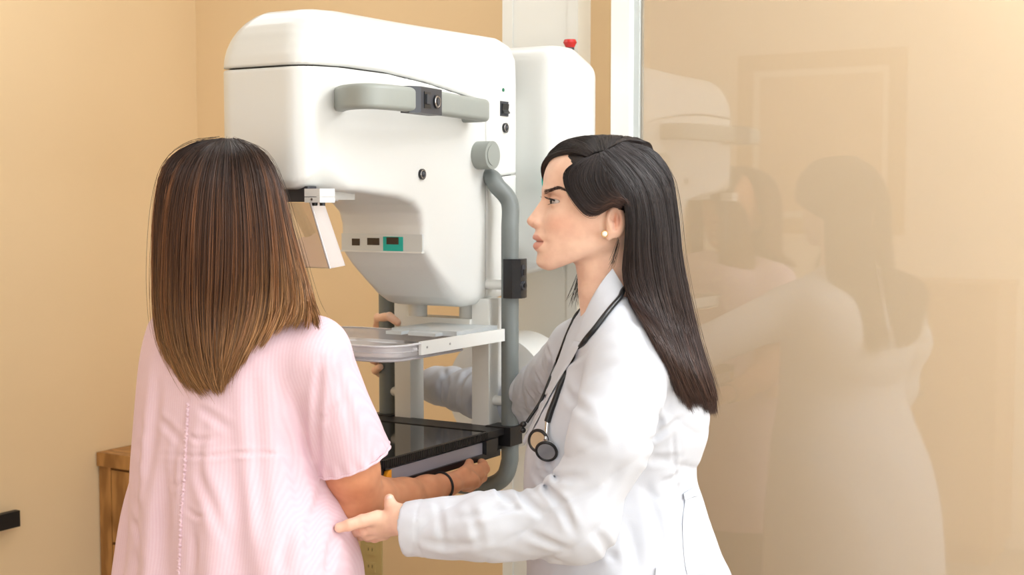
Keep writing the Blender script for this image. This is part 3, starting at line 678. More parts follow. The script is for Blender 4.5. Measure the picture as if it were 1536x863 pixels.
# pivot disc behind the posts with its own teal cap
pu = .60; pvv, pz = on_u(745, 590, pu)
def rd(name, u0, u1, v, z, r, m, parent, bevel): return cyl(name, (u0, v, z), (u1, v, z), r, m, parent, n=72, bevel=bevel)
rpx = abs(on_u(745, 503, pu)[1] - pz)
pd = rd('pivot_housing', pu, pu + .12, pvv, pz, rpx, M_shell, unit, .02)
vq, zq = on_u(751, 525, pu)
rd('teal_cap', pu - .004, pu + .004, vq, zq, .024, M_teal, pd, .002)
box('pivot_arm', (pu + .06, cl_u0 + .005, pvv - .03, pvv + .08, pz - .05, pz + .05), M_white2, unit, bevel=.01)
# ================================================================== glass operator screen on the right
M_post = mat('white_post_paint', (240, 241, 238), .35)
p_a = np.array([.257, 2.854]); gd = np.array([.857, -.515]); gd /= np.linalg.norm(gd)
gs = tag(empty('glass_screen', (p_a[0], p_a[1], 0), math.atan2(gd[1], gd[0])), 'tall clear glass operator screen with white post, right of the doctor', 'glass screen')
M_glass = clear_mat('screen_glass', (.985, .99, .985, 1), 1.5, 1.6, rough=.0, frost_veil=.15, veil_col=(.96, .86, .74, 1))  # pale reflected veil is put into the pane as a cream diffuse layer
wpx = .060
post = bmobj('white_post', box_bm(-.042, .0, -.032, .032, 0, 2.45), M_post, gs, bevel=.003)
bmobj('glass_channel', box_bm(-.001, .012, -.012, .012, 0, 2.45), mat('grey_gasket', (190, 196, 194), .4), gs, bevel=.002)
box('glass_pane', (.008, 1.35, -.004, .004, .03, 2.4), M_glass, gs, bevel=0)
box('bottom_rail', (0, 1.36, -.02, .02, 0, .04), M_post, gs, bevel=.003)
box('end_post', (1.35, 1.4, -.02, .02, 0, 2.45), M_post, gs, bevel=.003)
box('top_rail', (-.042, 1.4, -.02, .02, 2.4, 2.45), M_post, gs, bevel=.003)
# ================================================================== shared figure tools
def skin_mat(name, rgb):
    m = mat(name, rgb, .48, bump=.1, bscale=900); nt = m.node_tree; b = nt.nodes['Principled BSDF']
    at = nt.nodes.new('ShaderNodeAttribute'); at.attribute_name = 'tone'
    nz = nt.nodes.new('ShaderNodeTexNoise'); nz.inputs['Scale'].default_value = 45; nz.inputs['Detail'].default_value = 4
    tc = nt.nodes.new('ShaderNodeTexCoord'); nt.links.new(tc.outputs['Object'], nz.inputs['Vector'])
    mx = nt.nodes.new('ShaderNodeMix'); mx.data_type = 'RGBA'; mx.blend_type = 'MULTIPLY'; mx.inputs[0].default_value = 1
    cr = nt.nodes.new('ShaderNodeValToRGB'); cr.color_ramp.elements[0].color = (.88, .82, .8, 1); cr.color_ramp.elements[1].color = (1, 1, 1, 1); cr.color_ramp.elements[0].position = .3; cr.color_ramp.elements[1].position = .7
    nt.links.new(nz.outputs['Fac'], cr.inputs[0]); nt.links.new(at.outputs['Color'], mx.inputs[6]); nt.links.new(cr.outputs[0], mx.inputs[7]); nt.links.new(mx.outputs[2], b.inputs['Base Color'])
    b.inputs['Subsurface Weight'].default_value = .12; b.inputs['Subsurface Scale'].default_value = .008; b.inputs['Subsurface Radius'].default_value = (1, .35, .2)
    b.inputs['Specular IOR Level'].default_value = .35
    return m
def set_attr(me, name, col):
    a = me.color_attributes.new(name, 'FLOAT_COLOR', 'POINT'); a.data.foreach_set('color', np.concatenate([col, np.ones((len(col), 1))], 1).astype(np.float32).ravel())
def L3(rgb): return np.array(lin(rgb)[:3])
def wrinkle(m, prev, strength, stretch=(1, 1, 1), scale=16):
    """shallow creases in cloth, as relief"""
    nt = m.node_tree; tc = nt.nodes.new('ShaderNodeTexCoord'); mp = nt.nodes.new('ShaderNodeMapping'); mp.inputs['Scale'].default_value = stretch
    n = nt.nodes.new('ShaderNodeTexNoise'); n.noise_type = 'RIDGED_MULTIFRACTAL'; n.inputs['Scale'].default_value = scale; n.inputs['Detail'].default_value = 1.5; n.inputs['Roughness'].default_value = .4; n.inputs['Distortion'].default_value = .8
    bp = nt.nodes.new('ShaderNodeBump'); bp.inputs['Strength'].default_value = strength; bp.inputs['Distance'].default_value = .003
    nt.links.new(tc.outputs['Object'], mp.inputs[0]); nt.links.new(mp.outputs[0], n.inputs['Vector']); nt.links.new(n.outputs['Fac'], bp.inputs['Height'])
    if prev is not None: nt.links.new(prev.outputs[0], bp.inputs['Normal'])
    nt.links.new(bp.outputs[0], nt.nodes['Principled BSDF'].inputs['Normal'])
def ridge(x):
    return (1 - np.abs(np.sin(x * .5))) ** 2 * 1.6 - .5
class Folds:
    """creases laid along strokes on a garment: a valley with a soft ridge on each side"""
    def __init__(s, base, strokes):
        s.S = []
        for pts, amp, w in strokes:
            P_ = np.array(catmull([np.array(q, float) for q in pts], 3)) if len(pts) > 2 else np.array(pts, float)
            Q = march(base, P_[:, 0], P_[:, 1], off=0).astype(np.float32); s.S.append((Q, amp, w))
    def __call__(s, p):
        o = np.zeros(len(p), np.float32)
        for Q, amp, w in s.S:
            m = 3.6 * w; sel = np.where(((p > Q.min(0) - m) & (p < Q.max(0) + m)).all(1))[0]
            if len(sel) == 0: continue
            q = p[sel]; d = None; n = len(Q) - 1; fade = np.zeros(len(q), np.float32); best = np.full(len(q), 9, np.float32)
            for i in range(n):
                ab = Q[i + 1] - Q[i]; t = np.clip(((q - Q[i]) @ ab) / max(float(ab @ ab), 1e-12), 0, 1); r = np.linalg.norm(q - Q[i] - t[:, None] * ab, axis=1)
                b = r < best; best = np.where(b, r, best); fade = np.where(b, (i + t) / n, fade)
            k = np.sin(np.clip(fade, .02, .98) * PI) ** .6 * amp
            o[sel] += k * (1.15 * np.exp(-(best / w) ** 2) - .45 * np.exp(-((best - 2 * w) / w) ** 2))
        return o
def dens(rows, n=8):
    """rows of numbers, smoothly densified along the first column"""
    r = np.array(catmull([np.array(x, float) for x in rows], n)); return r[np.argsort(r[:, 0])]
def head_fn(O, fdir, Lr, eyes=True):
    """head in its own axes. O is the point under pixel (880,300) at depth 2.2; fdir forward, Lr lateral"""
    k = 1 / 931.0
    FB = dens([(213, 905), (218, 870), (225, 847), (236, 830), (250, 821), (265, 816.5), (281, 815), (289, 815), (299, 821), (310, 820), (324, 815.5), (340, 809.5), (350, 808.5), (362, 808.5), (372, 807.5), (382, 806.5), (394, 806), (402, 810), (408, 818), (425, 822)])
    FT = dens([(213, 905), (218, 870), (225, 847), (236, 830), (250, 820.5), (264, 816), (280, 814.3), (289, 812.6), (298.8, 811.7), (304, 809), (314, 802), (324, 795), (330.5, 791.2), (335, 792), (340.5, 797.5), (343.5, 802.6), (348, 802.5), (353, 799.6), (357.5, 799.2), (361.5, 803.4), (365.5, 800.5), (370, 799.6), (374.5, 802.2), (378.5, 806), (384, 805.6), (391, 804.4), (397, 805.8), (403, 810.5), (408, 818), (425, 822)])
    SG = dens([(207, .04), (281, .03), (292, .010), (304, .0078), (318, .0085), (330, .0105), (338, .0105), (344, .012), (352, .018), (362, .019), (372, .018), (382, .02), (400, .022), (425, .022)])
    WD = dens([(212, .012), (216, .034), (222, .049), (234, .062), (252, .0705), (270, .0735), (290, .0735), (305, .0725), (320, .071), (335, .0675), (350, .0635), (365, .059), (380, .052), (392, .044), (402, .036), (410, .03), (430, .028)])
    BK = dens([(212, 925), (216, 943), (222, 958), (234, 975), (252, 988), (280, 995), (310, 993), (335, 986), (360, 978), (385, 962), (410, 950), (430, 945)])
    O = np.asarray(O, np.float32); fdir = np.asarray(fdir, np.float32); Lr = np.asarray(Lr, np.float32)
    def loc(p):
        q = p - O; return q @ fdir, q @ Lr, q[:, 2]
    def F_(x): return (880 - x) * k
    def Z_(y): return -(y - 300) * k
    eye = (F_(833.5), .031, Z_(302))
    def f(p):
        ff, ll, zz = loc(p); y = 300 - zz / k; al = np.abs(ll)
        Fb = F_(np.interp(y, FB[:, 0], FB[:, 1])); Ft = F_(np.interp(y, FT[:, 0], FT[:, 1])); s = np.interp(y, SG[:, 0], SG[:, 1]); Wd = np.interp(y, WD[:, 0], WD[:, 1]); Bk = F_(np.interp(y, BK[:, 0], BK[:, 1]))
        c = F_(895)
        feat = (Ft - Fb) * np.exp(-(al / s) ** 2 * .8)
        # sockets, cheek bones, brow, hollow beside the mouth
        feat = feat - .0075 * np.exp(-((al - .029) / .0135) ** 2 - ((y - 301) / 10.5) ** 2) + .0025 * np.exp(-((al - .042) / .02) ** 2 - ((y - 327) / 14.) ** 2) + .002 * np.exp(-((al - .028) / .02) ** 2 - ((y - 284) / 5.) ** 2)
        feat = feat - .002 * np.exp(-((al - .027) / .006) ** 2 - ((y - 363) / 7.) ** 2) - .0018 * np.exp(-((y - 361.8) / 1.5) ** 2) * (al < .023)
        feat = feat - .0012 * np.exp(-((al - .021 - (y - 335) * .0003) / .004) ** 2 - ((y - 345) / 9.) ** 2)
        n = 2.25
        fw = np.where(ff > c, (ff - c - feat) / np.maximum(Fb - c, .01), (c - ff) / np.maximum(c - Bk, .01))
        fw = np.where(ff > c, np.maximum(fw, 0), fw)
        r = (np.abs(fw) ** n + (al / Wd) ** n) ** (1 / n)
        d = (r - 1) * np.where(ff > c, .066, .075)
        d = smax(d, zz - Z_(212), .02)
        # jaw floor: rises from the chin to the ear
        jz = Z_(407) + np.maximum((F_(822) - ff), 0) * .44
        jz = np.minimum(jz, Z_(352)); d = smax(d, (jz - zz) * .9, .012)
        # nose wings
        q = np.stack([ff, al, zz], 1)
        d = smin(d, ell(q, (F_(806), .0095, Z_(334)), (.0085, .0062, .0062)), .004)
        d = smin(d, ell(q, (F_(798.5), .0, Z_(331.5)), (.0072, .0078, .0068)), .004)
        d = smax(d, -ell(q, (F_(801.5), .0055, Z_(341.5)), (.005, .0026, .003)), .0015)
        # eyelids and the opening between them
        d = smin(d, ell(q, eye, (.0132, .0138, .0132)), .0045)
        d = smax(d, -ell(q, (eye[0] + .0045, eye[1] + .0015, eye[2] - .0002), (.0130, .0152, .0044)), .0012)
        # neck
        nk = cone_l(q, (F_(907), 0, Z_(345)), (F_(920), 0, Z_(440)), .054, .053, .92); nk = smin(nk, cone_l(q, (F_(920), 0, Z_(440)), (F_(935), 0, Z_(520)), .053, .07, .9), .01)
        d = smin(d, nk, .014)
        # ear
        ear = ell(q, (F_(913.5), .0745, Z_(331)), (.0155, .0075, .0265)); ear = smax(ear, -ell(q, (F_(912), .0820, Z_(329)), (.0100, .0072, .0175)), .002)
        ear = smin(ear, ell(q, (F_(907), .077, Z_(337)), (.004, .004, .008)), .003)
        ear = smin(ear, ell(q, (F_(915.5), .0775, Z_(331)), (.0035, .0042, .0125)), .004)
        ear = smin(ear, ell(q, (F_(904.5), .0735, Z_(351)), (.0065, .0042, .0085)), .004)
        d = smin(d, ear, .004)
        return d
    def cone_l(q, a, b, ra, rb, flat):
        a = np.array(a, np.float32); b = np.array(b, np.float32); ab = b - a; t = np.clip(((q - a) @ ab) / float(ab @ ab), 0, 1); w = q - a - t[:, None] * ab; w[:, 1] = w[:, 1] / flat
        return (np.linalg.norm(w, axis=1) - (ra + (rb - ra) * t)) * .95
    def pt(x, y, l): return O + fdir * F_(x) + Lr * l + np.array([0, 0, Z_(y)], np.float32)
    return f, pt, loc, eye
def tone_head(V, loc, base, pt=None):
    ff, ll, zz = loc(V); k = 1 / 931.; y = 300 - zz / k; x = 880 - ff / k; al = np.abs(ll)
    col = np.tile(L3(base), (len(V), 1))
    def mixc(w, rgb):
        nonlocal col; w = np.clip(w, 0, 1)[:, None]; col = col * (1 - w) + L3(rgb) * w
    mixc(.3 * np.exp(-((al - .047) / .02) ** 2 - ((y - 335) / 16.) ** 2) * (x < 890), (226, 140, 108))
    mixc(.22 * np.exp(-((x - 795) / 8.) ** 2 - ((y - 332) / 8.) ** 2), (228, 146, 118))
    # lips
    halfw = .024 * np.sqrt(np.clip(1 - ((y - 362) / 13.5) ** 2, 0, 1)); lip = sm(halfw - al, -.0012, .0022) * sm(y, 350.5, 353.5) * (1 - sm(y, 372.5, 375.5)) * (x < 822) * sm(-(x - 800) , -21, -17)
    mixc(lip * .6, (206, 122, 110))
    mixc(np.exp(-((y - 361.8) / 1.2) ** 2) * (al < .022) * (x < 822) * .7, (120, 56, 50))
    # warm shadowed-make-up on the lids
    e = np.exp(-((al - .031) / .016) ** 2 - ((y - 294) / 5.5) ** 2) * (x < 850); mixc(e * .6, (176, 112, 74))
    mixc(.6 * np.exp(-((x - 916) / 7.) ** 2 - ((y - 330) / 14.) ** 2) * (al > .065), (222, 134, 106))
    return col
def loft(p, T, Axy, Bxy, nexp=2.3):
    """T rows: z, cx, cy, a, b — half widths a along Axy, b along Bxy"""
    z = p[:, 2]; cx = np.interp(z, T[:, 0], T[:, 1]); cy = np.interp(z, T[:, 0], T[:, 2]); a = np.interp(z, T[:, 0], T[:, 3]); b = np.interp(z, T[:, 0], T[:, 4])
    dx = p[:, 0] - cx; dy = p[:, 1] - cy; q = np.abs((dx * Axy[0] + dy * Axy[1]) / a); w = np.abs((dx * Bxy[0] + dy * Bxy[1]) / b)
    r = (q ** nexp + w ** nexp) ** (1 / nexp)
    d = (r - 1) * np.minimum(a, b)
    return np.maximum(np.maximum(d, z - T[-1, 0]), T[0, 0] - z)
def march(fn, x, y, tmin=1.5, tmax=3.2, n=70, off=0.0):
    """points where the sight lines of the traced outline meet a surface, kept 'off' in front of it"""
    D = np.array([ray(a, b) for a, b in zip(x, y)]); Ln = np.linalg.norm(D, axis=1, keepdims=True); D = D / Ln; o = np.array([0, 0, CAMZ])
    t = np.full(len(x), tmin); bt = t.copy(); bd = np.full(len(x), 9.0); hit = np.zeros(len(x), bool)
    for _ in range(n):
        d = fn((o + D * t[:, None]).astype(np.float32)); b = (d < bd) & ~hit; bd = np.where(b, d, bd); bt = np.where(b, t, bt); hit |= d < .0008
        t = np.where(hit, t, np.minimum(t + np.maximum(np.abs(d) * .6, .0008), tmax))
    return o + D * (bt - off)[:, None]
def push_out(P, fn, d0, dirs, n=14):
    """move points along dirs until they clear the surface fn by d0"""
    P = P.copy()
    for _ in range(n):
        d = fn(P.astype(np.float32)); m = np.clip(d0 - d, 0, .02); P += dirs * m[:, None]
    return P
# ---- hair: bundles of fine tubes over a closed under-layer
def hair_mat(name):
    m = bpy.data.materials.new(name); m.use_nodes = True; nt = m.node_tree; b = nt.nodes['Principled BSDF']
    at = nt.nodes.new('ShaderNodeAttribute'); at.attribute_name = 'tone'; nt.links.new(at.outputs['Color'], b.inputs['Base Color'])
    b.inputs['Roughness'].default_value = .38; b.inputs['Specular IOR Level'].default_value = .5
    nz = nt.nodes.new('ShaderNodeTexNoise'); nz.inputs['Scale'].default_value = 300; tc = nt.nodes.new('ShaderNodeTexCoord'); nt.links.new(tc.outputs['Object'], nz.inputs['Vector'])
    mr = nt.nodes.new('ShaderNodeMapRange'); mr.inputs[3].default_value = .3; mr.inputs[4].default_value = .5; nt.links.new(nz.outputs['Fac'], mr.inputs[0]); nt.links.new(mr.outputs[0], b.inputs['Roughness'])
    return m
def gsurf(guides, U, T):
    """guides: array (g, m, 3); evaluate at across-parameter U and along-parameter T in 0..1 (smooth)"""
    G = np.asarray(guides, float); g, m, _ = G.shape
    def cm(A_, x):
        n = len(A_); x = np.clip(x, 0, 1) * (n - 1); i = np.minimum(x.astype(int), n - 2); t = (x - i)[..., None]
        P = lambda j: np.where(((j >= 0) & (j < n))[..., None], A_[np.clip(j, 0, n - 1)], np.where((j < 0)[..., None], 2 * A_[0] - A_[1], 2 * A_[-1] - A_[-2]))
        p0, p1, p2, p3 = P(i - 1), P(i), P(i + 1), P(i + 2)
        return .5 * (2 * p1 + (p2 - p0) * t + (2 * p0 - 5 * p1 + 4 * p2 - p3) * t * t + (3 * p1 - p0 - 3 * p2 + p3) * t ** 3)
    nT = 40; ts = np.linspace(0, 1, nT); D = np.stack([cm(G[i], ts) for i in range(g)])        # g,nT,3
    ui = np.clip(U, 0, 1) * (g - 1); i = np.minimum(ui.astype(int), g - 2); t = ui - i
    P = lambda j: D[np.clip(j, 0, g - 1)]
    tt = t[:, None, None]
    p0 = np.where((i > 0)[:, None, None], P(i - 1), 2 * D[0] - D[1]); p1 = P(i); p2 = P(i + 1); p3 = np.where((i < g - 2)[:, None, None], P(i + 2), 2 * D[-1] - D[-2])
    S = .5 * (2 * p1 + (p2 - p0) * tt + (2 * p0 - 5 * p1 + 4 * p2 - p3) * tt * tt + (3 * p1 - p0 - 3 * p2 + p3) * tt ** 3)   # k,nT,3
    x = np.clip(T, 0, 1) * (nT - 1); i = np.minimum(x.astype(int), nT - 2); t = (x - i)[:, :, None]
    k = np.arange(len(S))[:, None]
    return S[k, i] * (1 - t) + S[k, i + 1] * t
class Hair:
    def __init__(s): s.V, s.F, s.C, s.n = [], [], [], 0
    def strands(s, guides, n, colfn, r=.00045, m=18, tmin=(0, .04), tmax=(.86, 1.0), lift=.004, clump=24, wav=.002, gather=.55, out=None, spread=0, depth=.004):
        U = rng.uniform(0, 1, n); c = rng.normal(size=n); cl = np.floor(U * clump) / clump + .5 / clump + rng.normal(size=n) * 0
        t0 = rng.uniform(*tmin, n); ce = np.floor(U * clump * 1.7).astype(int); cr = np.random.default_rng(3).uniform(0, 1, 400)
        t1 = tmax[0] + (tmax[1] - tmax[0]) * (.6 * cr[ce % 400] + .4 * rng.uniform(0, 1, n)) + spread * rng.normal(size=n)
        tt = np.linspace(0, 1, m); T = t0[:, None] + (t1 - t0)[:, None] * tt
        A_ = gsurf(guides, U, T); Bc = gsurf(guides, np.clip(cl, 0, 1), T)
        w = (tt ** 2 * gather)[None, :, None]; P = A_ * (1 - w) + Bc * w                # tips gather into locks
        if out is not None:
            o = out(P.reshape(-1, 3)).reshape(P.shape)
            lvl = rng.uniform(-depth, lift, n)[:, None, None]; ph = rng.uniform(0, 6.28, (n, 1)); P = P + o * (lvl * np.minimum(1, .3 + tt * 3)[None, :, None])
            P = P + o * (np.sin(ph + tt * 7)[:, :, None] * wav * .4)
        d = rng.normal(size=(n, 1, 3)); P = P + d * (tt ** 2)[None, :, None] * wav
        s.add(P, r, colfn(U, T, n))
    def add(s, P, r, col):
        n, m, _ = P.shape; t = np.gradient(P, axis=1); t /= np.linalg.norm(t, axis=2, keepdims=True) + 1e-9
        a = np.cross(t, np.array([.3, .9, .2])); a /= np.linalg.norm(a, axis=2, keepdims=True) + 1e-9; b = np.cross(t, a)
        rr = (r * np.concatenate([np.linspace(.8, 1, 3), np.ones(m - 6), np.linspace(1, .15, 3)]))[None, :, None]
        ring = np.stack([P + rr * (a * math.cos(k * 2 * PI / 3) + b * math.sin(k * 2 * PI / 3)) for k in range(3)], 2)   # n,m,3,3
        idx = (np.arange(n)[:, None, None] * m + np.arange(m - 1)[None, :, None]) * 3
        k = np.arange(3)[None, None, :]; k2 = (k + 1) % 3
        F_ = np.stack([idx + k, idx + k2, idx + 3 + k2, idx + 3 + k], -1).reshape(-1, 4) + s.n
        s.V.append(ring.reshape(-1, 3)); s.F.append(F_); s.C.append(np.repeat(col.reshape(-1, 3), 3, axis=0)); s.n += n * m * 3
    def sheet(s, guides, nu, nt_, colrgb, inset, out, t1=.95, thick=.006, u0=0, u1=1):
        U = np.linspace(u0, u1, nu); T = np.tile(np.linspace(0, t1, nt_), (nu, 1)); P = gsurf(guides, U, T); o = out(P.reshape(-1, 3)).reshape(P.shape)
        A_ = (P - o * inset).reshape(-1, 3); B_ = (P - o * (inset + thick)).reshape(-1, 3); N = nu * nt_
        g = np.arange(N).reshape(nu, nt_); q = np.stack([g[:-1, :-1], g[1:, :-1], g[1:, 1:], g[:-1, 1:]], -1).reshape(-1, 4)
        rim = []
        ed = list(g[0]) + list(g[1:, -1]) + list(g[-1, :-1][::-1]) + list(g[1:-1, 0][::-1])
        for a, b in zip(ed, ed[1:] + ed[:1]): rim.append((a, b, b + N, a + N))
        s.V.append(np.concatenate([A_, B_])); s.F.append(np.concatenate([q, q[:, ::-1] + N, np.array(rim)]) + s.n); s.C.append(np.tile(L3(colrgb) if not callable(colrgb) else 0, (2 * N, 1)) if not callable(colrgb) else np.concatenate([colrgb(U, T, nu).reshape(-1, 3)] * 2)); s.n += 2 * N
    def solid(s, V, F_, col): s.V.append(V); s.F.append(F_ + s.n); s.C.append(np.tile(col, (len(V), 1)) if np.ndim(col) == 1 else col); s.n += len(V)
    def build(s, name, m, parent, origin):
        me = mk_mesh(name, np.concatenate(s.V) - np.asarray(origin), np.concatenate(s.F)); set_attr(me, 'tone', np.concatenate(s.C)); me.shade_smooth()
        return link(name, me, m, parent)
def finger(p, pts, rs, k=.003): return chain(p, list(zip(pts, rs)), k)
# ================================================================== the patient, seen from behind, her right arm under the receptor
pf_ = np.array([.515, .857]); pr_ = np.array([.857, -.515])          # forward, her right
PC = np.array([-.445, 2.10])
pat_o = np.array([PC[0], PC[1], 0.0])
def prow(y, xl, xr, b, Y=2.10):
    e = (xr - xl) / 2 * Y / F; c = A((xl + xr) / 2, y, Y); a = math.sqrt(max(e * e - (.515 * b) ** 2, .0004)) / .857
    return (c[2], c[0], Y, a, b)
gown_T = dens([prow(*r) for r in ((448, 296, 372, .05), (462, 262, 408, .075), (478, 232, 452, .098), (500, 221, 482, .112), (540, 214, 492, .124), (600, 208, 488, .130), (660, 203, 484, .132), (720, 196, 494, .135), (780, 189, 524, .142), (830, 183, 540, .150), (870, 178, 545, .158), (960, 168, 556, .17), (1150, 150, 575, .18))], 6)
sh_ = A(467, 533, 2.035); hem = A(529, 689, 2.075); el_ = A(541, 748, 2.11)
ax_ = (hem - sh_) / np.linalg.norm(hem - sh_)
shl = A(243, 520, 2.20)
def f_gown_base(p):
    d = loft(p, gown_T, pr_, pf_, 2.35)
    z = p[:, 2]
    # round off the shoulders
    d = smin(d, chain(p, [(A(400, 505, 2.05), .05), (sh_, .060)], .02), .03)
    d = smin(d, chain(p, [(A(300, 482, 2.14), .045), (A(270, 487, 2.17), .042)], .02), .03)
    # left sleeve hangs on the far side
    sl = cone(p, A(262, 530, 2.19), A(247, 690, 2.22), .042, .046)
    d = smin(d, sl, .015)
    return d
def f_sleeve(p):
    s = cone(p, sh_, hem + ax_ * .05, .058, .0605)
    t = (p - hem.astype(np.float32)) @ ax_.astype(np.float32)
    ang = np.arctan2((p - hem.astype(np.float32)) @ np.array([.0, 1, 0], np.float32), (p - hem.astype(np.float32)) @ np.cross(ax_, [0, 1, 0]).astype(np.float32))
    s = s + .0016 * np.sin(ang * 17) * sm(t, -.03, 0)
    s = np.maximum(s, t)
    inner = cone(p, sh_, hem + ax_ * .06, .046, .0525)
    return np.maximum(s, -np.maximum(inner, -(t + .05)))
ln_ = np.array([pr_[0], pr_[1], 0], np.float32)
gfolds = Folds(lambda p: np.minimum(f_gown_base(p), f_sleeve(p)), [
    ([(481, 540), (476, 600), (475, 660), (479, 712)], .0050, .0055), ([(234, 626), (255, 645), (275, 668)], .0025, .006), ([(293, 700), (315, 750), (340, 815)], .0028, .008),
    ([(425, 640), (440, 700), (458, 790)], .0040, .010), ([(293, 607), (318, 625), (345, 645)], .002, .006), ([(238, 682), (300, 685), (380, 680), (455, 684)], .0016, .0035),
    ([(380, 560), (385, 640), (392, 730), (398, 830)], .0035, .011), ([(236, 560), (228, 660), (215, 780)], .004, .010), ([(250, 700), (244, 780), (236, 860)], .0042, .010), ([(310, 620), (300, 680), (304, 740)], .002, .007),
    ([(270, 640), (258, 700), (262, 760)], .0025, .006), ([(486, 735), (470, 780), (462, 850)], .0045, .009), ([(505, 790), (497, 830), (492, 860)], .004, .008), ([(345, 700), (352, 770), (350, 850)], .0032, .010), ([(505, 560), (520, 610), (530, 660)], .0022, .008),
    ([(470, 640), (492, 625), (515, 600)], .0028, .006), ([(432, 800), (425, 830), (422, 860)], .003, .008), ([(290, 800), (292, 830), (288, 860)], .003, .006), ([(196, 780), (206, 800), (216, 850)], .003, .007), ([(284, 655), (300, 660), (322, 655)], .002, .004), ([(276, 720), (262, 730), (248, 728)], .002, .004), ([(280, 765), (296, 775), (312, 772)], .002, .004)])
def f_gown(p):
    d = f_gown_base(p)
    x, y, z = p[:, 0], p[:, 1], p[:, 2]; lat = (x - PC[0]) * pr_[0] + (y - PC[1]) * pr_[1]; dep = (x - PC[0]) * pf_[0] + (y - PC[1]) * pf_[1]
    low = sm(1.34 - z, 0, .35)
    back = sm(-dep, 0, .06)
    # hanging folds, fanning out towards the hem
    fan = lat / (1 + (1.3 - z) * .55)
    d = d + low * back * (.0045 * np.sin(fan * 62 + 1.2 * np.sin(z * 7)) + .003 * np.sin(fan * 118 + 2 + 2 * np.sin(z * 5 + 1))) + .0022 * vnoise(p * np.array([1, 1, .45], np.float32), .07, 3) * sm(1.36 - z, 0, .15)
    # puckers beside the centre back seam
    cl = lat + .058 + (1.25 - z) * .02
    d = d + sm(1.22 - z, 0, .05) * back * (.0028 * np.exp(-(cl / .008) ** 2) + .0008 * np.exp(-(cl / .02) ** 2) * np.sin(z * 150 + cl * 60))
    s = f_sleeve(p) + .0018 * vnoise(p, .06, 5)
    # diagonal folds from the armpit
    d = smin(d, s, .008)
    return d + gfolds(p)
M_gown = mat('pink_gown_cotton', (240, 208, 218), .85)
nt = M_gown.node_tree; b = nt.nodes['Principled BSDF']; tc = nt.nodes.new('ShaderNodeTexCoord'); mp = nt.nodes.new('ShaderNodeMapping'); mp.inputs['Rotation'].default_value = (0, 0, math.radians(31))
wv = nt.nodes.new('ShaderNodeTexWave'); wv.bands_direction = 'X'; wv.inputs['Scale'].default_value = 75; wv.inputs['Distortion'].default_value = .5; wv.inputs['Detail'].default_value = 1
nz = nt.nodes.new('ShaderNodeTexNoise'); nz.inputs['Scale'].default_value = 300
ad = nt.nodes.new('ShaderNodeMath'); ad.operation = 'MULTIPLY_ADD'; ad.inputs[1].default_value = .5
cr = nt.nodes.new('ShaderNodeValToRGB'); cr.color_ramp.elements[0].color = lin((222, 190, 200)); cr.color_ramp.elements[1].color = lin((226, 198, 207)); cr.color_ramp.elements[0].position = .2; cr.color_ramp.elements[1].position = .8
mu = nt.nodes.new('ShaderNodeMath'); mu.operation = 'MULTIPLY'; mu.inputs[1].default_value = .5
nt.links.new(tc.outputs['Object'], mp.inputs[0]); nt.links.new(mp.outputs[0], wv.inputs[0]); nt.links.new(tc.outputs['Object'], nz.inputs['Vector'])
nt.links.new(nz.outputs['Fac'], mu.inputs[0]); nt.links.new(wv.outputs['Fac'], ad.inputs[0]); nt.links.new(mu.outputs[0], ad.inputs[2]); nt.links.new(ad.outputs[0], cr.inputs[0]); nt.links.new(cr.outputs[0], b.inputs['Base Color'])
bp = nt.nodes.new('ShaderNodeBump'); bp.inputs['Strength'].default_value = .2; bp.inputs['Distance'].default_value = .0004; nt.links.new(ad.outputs[0], bp.inputs['Height']); nt.links.new(bp.outputs[0], b.inputs['Normal'])
b.inputs['Sheen Weight'].default_value = .1
wrinkle(M_gown, bp, .55, (1, 1, .5))
M_skinP = skin_mat('skin_patient', (214, 150, 112)); skP = (216, 152, 114)
# ---- body: arm with hand (fine), head (fine), the rest hidden in the gown
wr_ = A(672, 727, 2.335)
def f_parm(p):
    d = chain(p, [(sh_ + [0, 0, -.01], .046), (A(515, 640, 2.055), .0425), (A(527, 705, 2.085), .040)], .02)
    d = smin(d, chain(p, [(A(527, 705, 2.085), .040), (A(538, 744, 2.11), .0355), (A(556, 747, 2.145), .035), (A(605, 745, 2.23), .0285), (A(640, 736, 2.29), .0235), (wr_, .0195)], .015), .022)
    d = smin(d, ell(p, A(527, 766, 2.10), (.022, .022, .018)), .02)
    # palm
    pm = cone_e(p, wr_, A(700, 719, 2.385), .0205, .025, (.3, .55, .75), .6)
    d = smin(d, pm, .012)
    return d
def f_phand(p):
    d = f_parm(p)
    fg = [([A(702, 710, 2.39), A(716, 705, 2.42), A(725, 699, 2.45), A(722, 694, 2.475)], (.0095, .0088, .008, .0072)),
          ([A(706, 716, 2.39), A(720, 712, 2.425), A(728, 704, 2.455), A(726, 697, 2.475)], (.0095, .0088, .008, .0072)),
          ([A(704, 724, 2.39), A(715, 724, 2.42), A(724, 717, 2.45), A(725, 709, 2.465)], (.009, .0085, .0078, .007)),
          ([A(697, 731, 2.385), A(705, 732, 2.415), A(714, 727, 2.44), A(718, 719, 2.45)], (.0085, .0078, .007, .0062))]
    for pts, rs in fg: d = smin(d, finger(p, pts, rs), .005)
    th = finger(p, [A(684, 717, 2.35), A(695, 709, 2.37), A(702, 702, 2.40), A(704, 695, 2.43)], (.012, .0100, .009, .008))
    return smin(d, th, .006)
headP, ptP, locP, eyeP = head_fn((-.442 + .003, 2.076, 1.497), (.515, .857, 0), (.857, -.515, 0))
def f_phead(p): return headP(p)
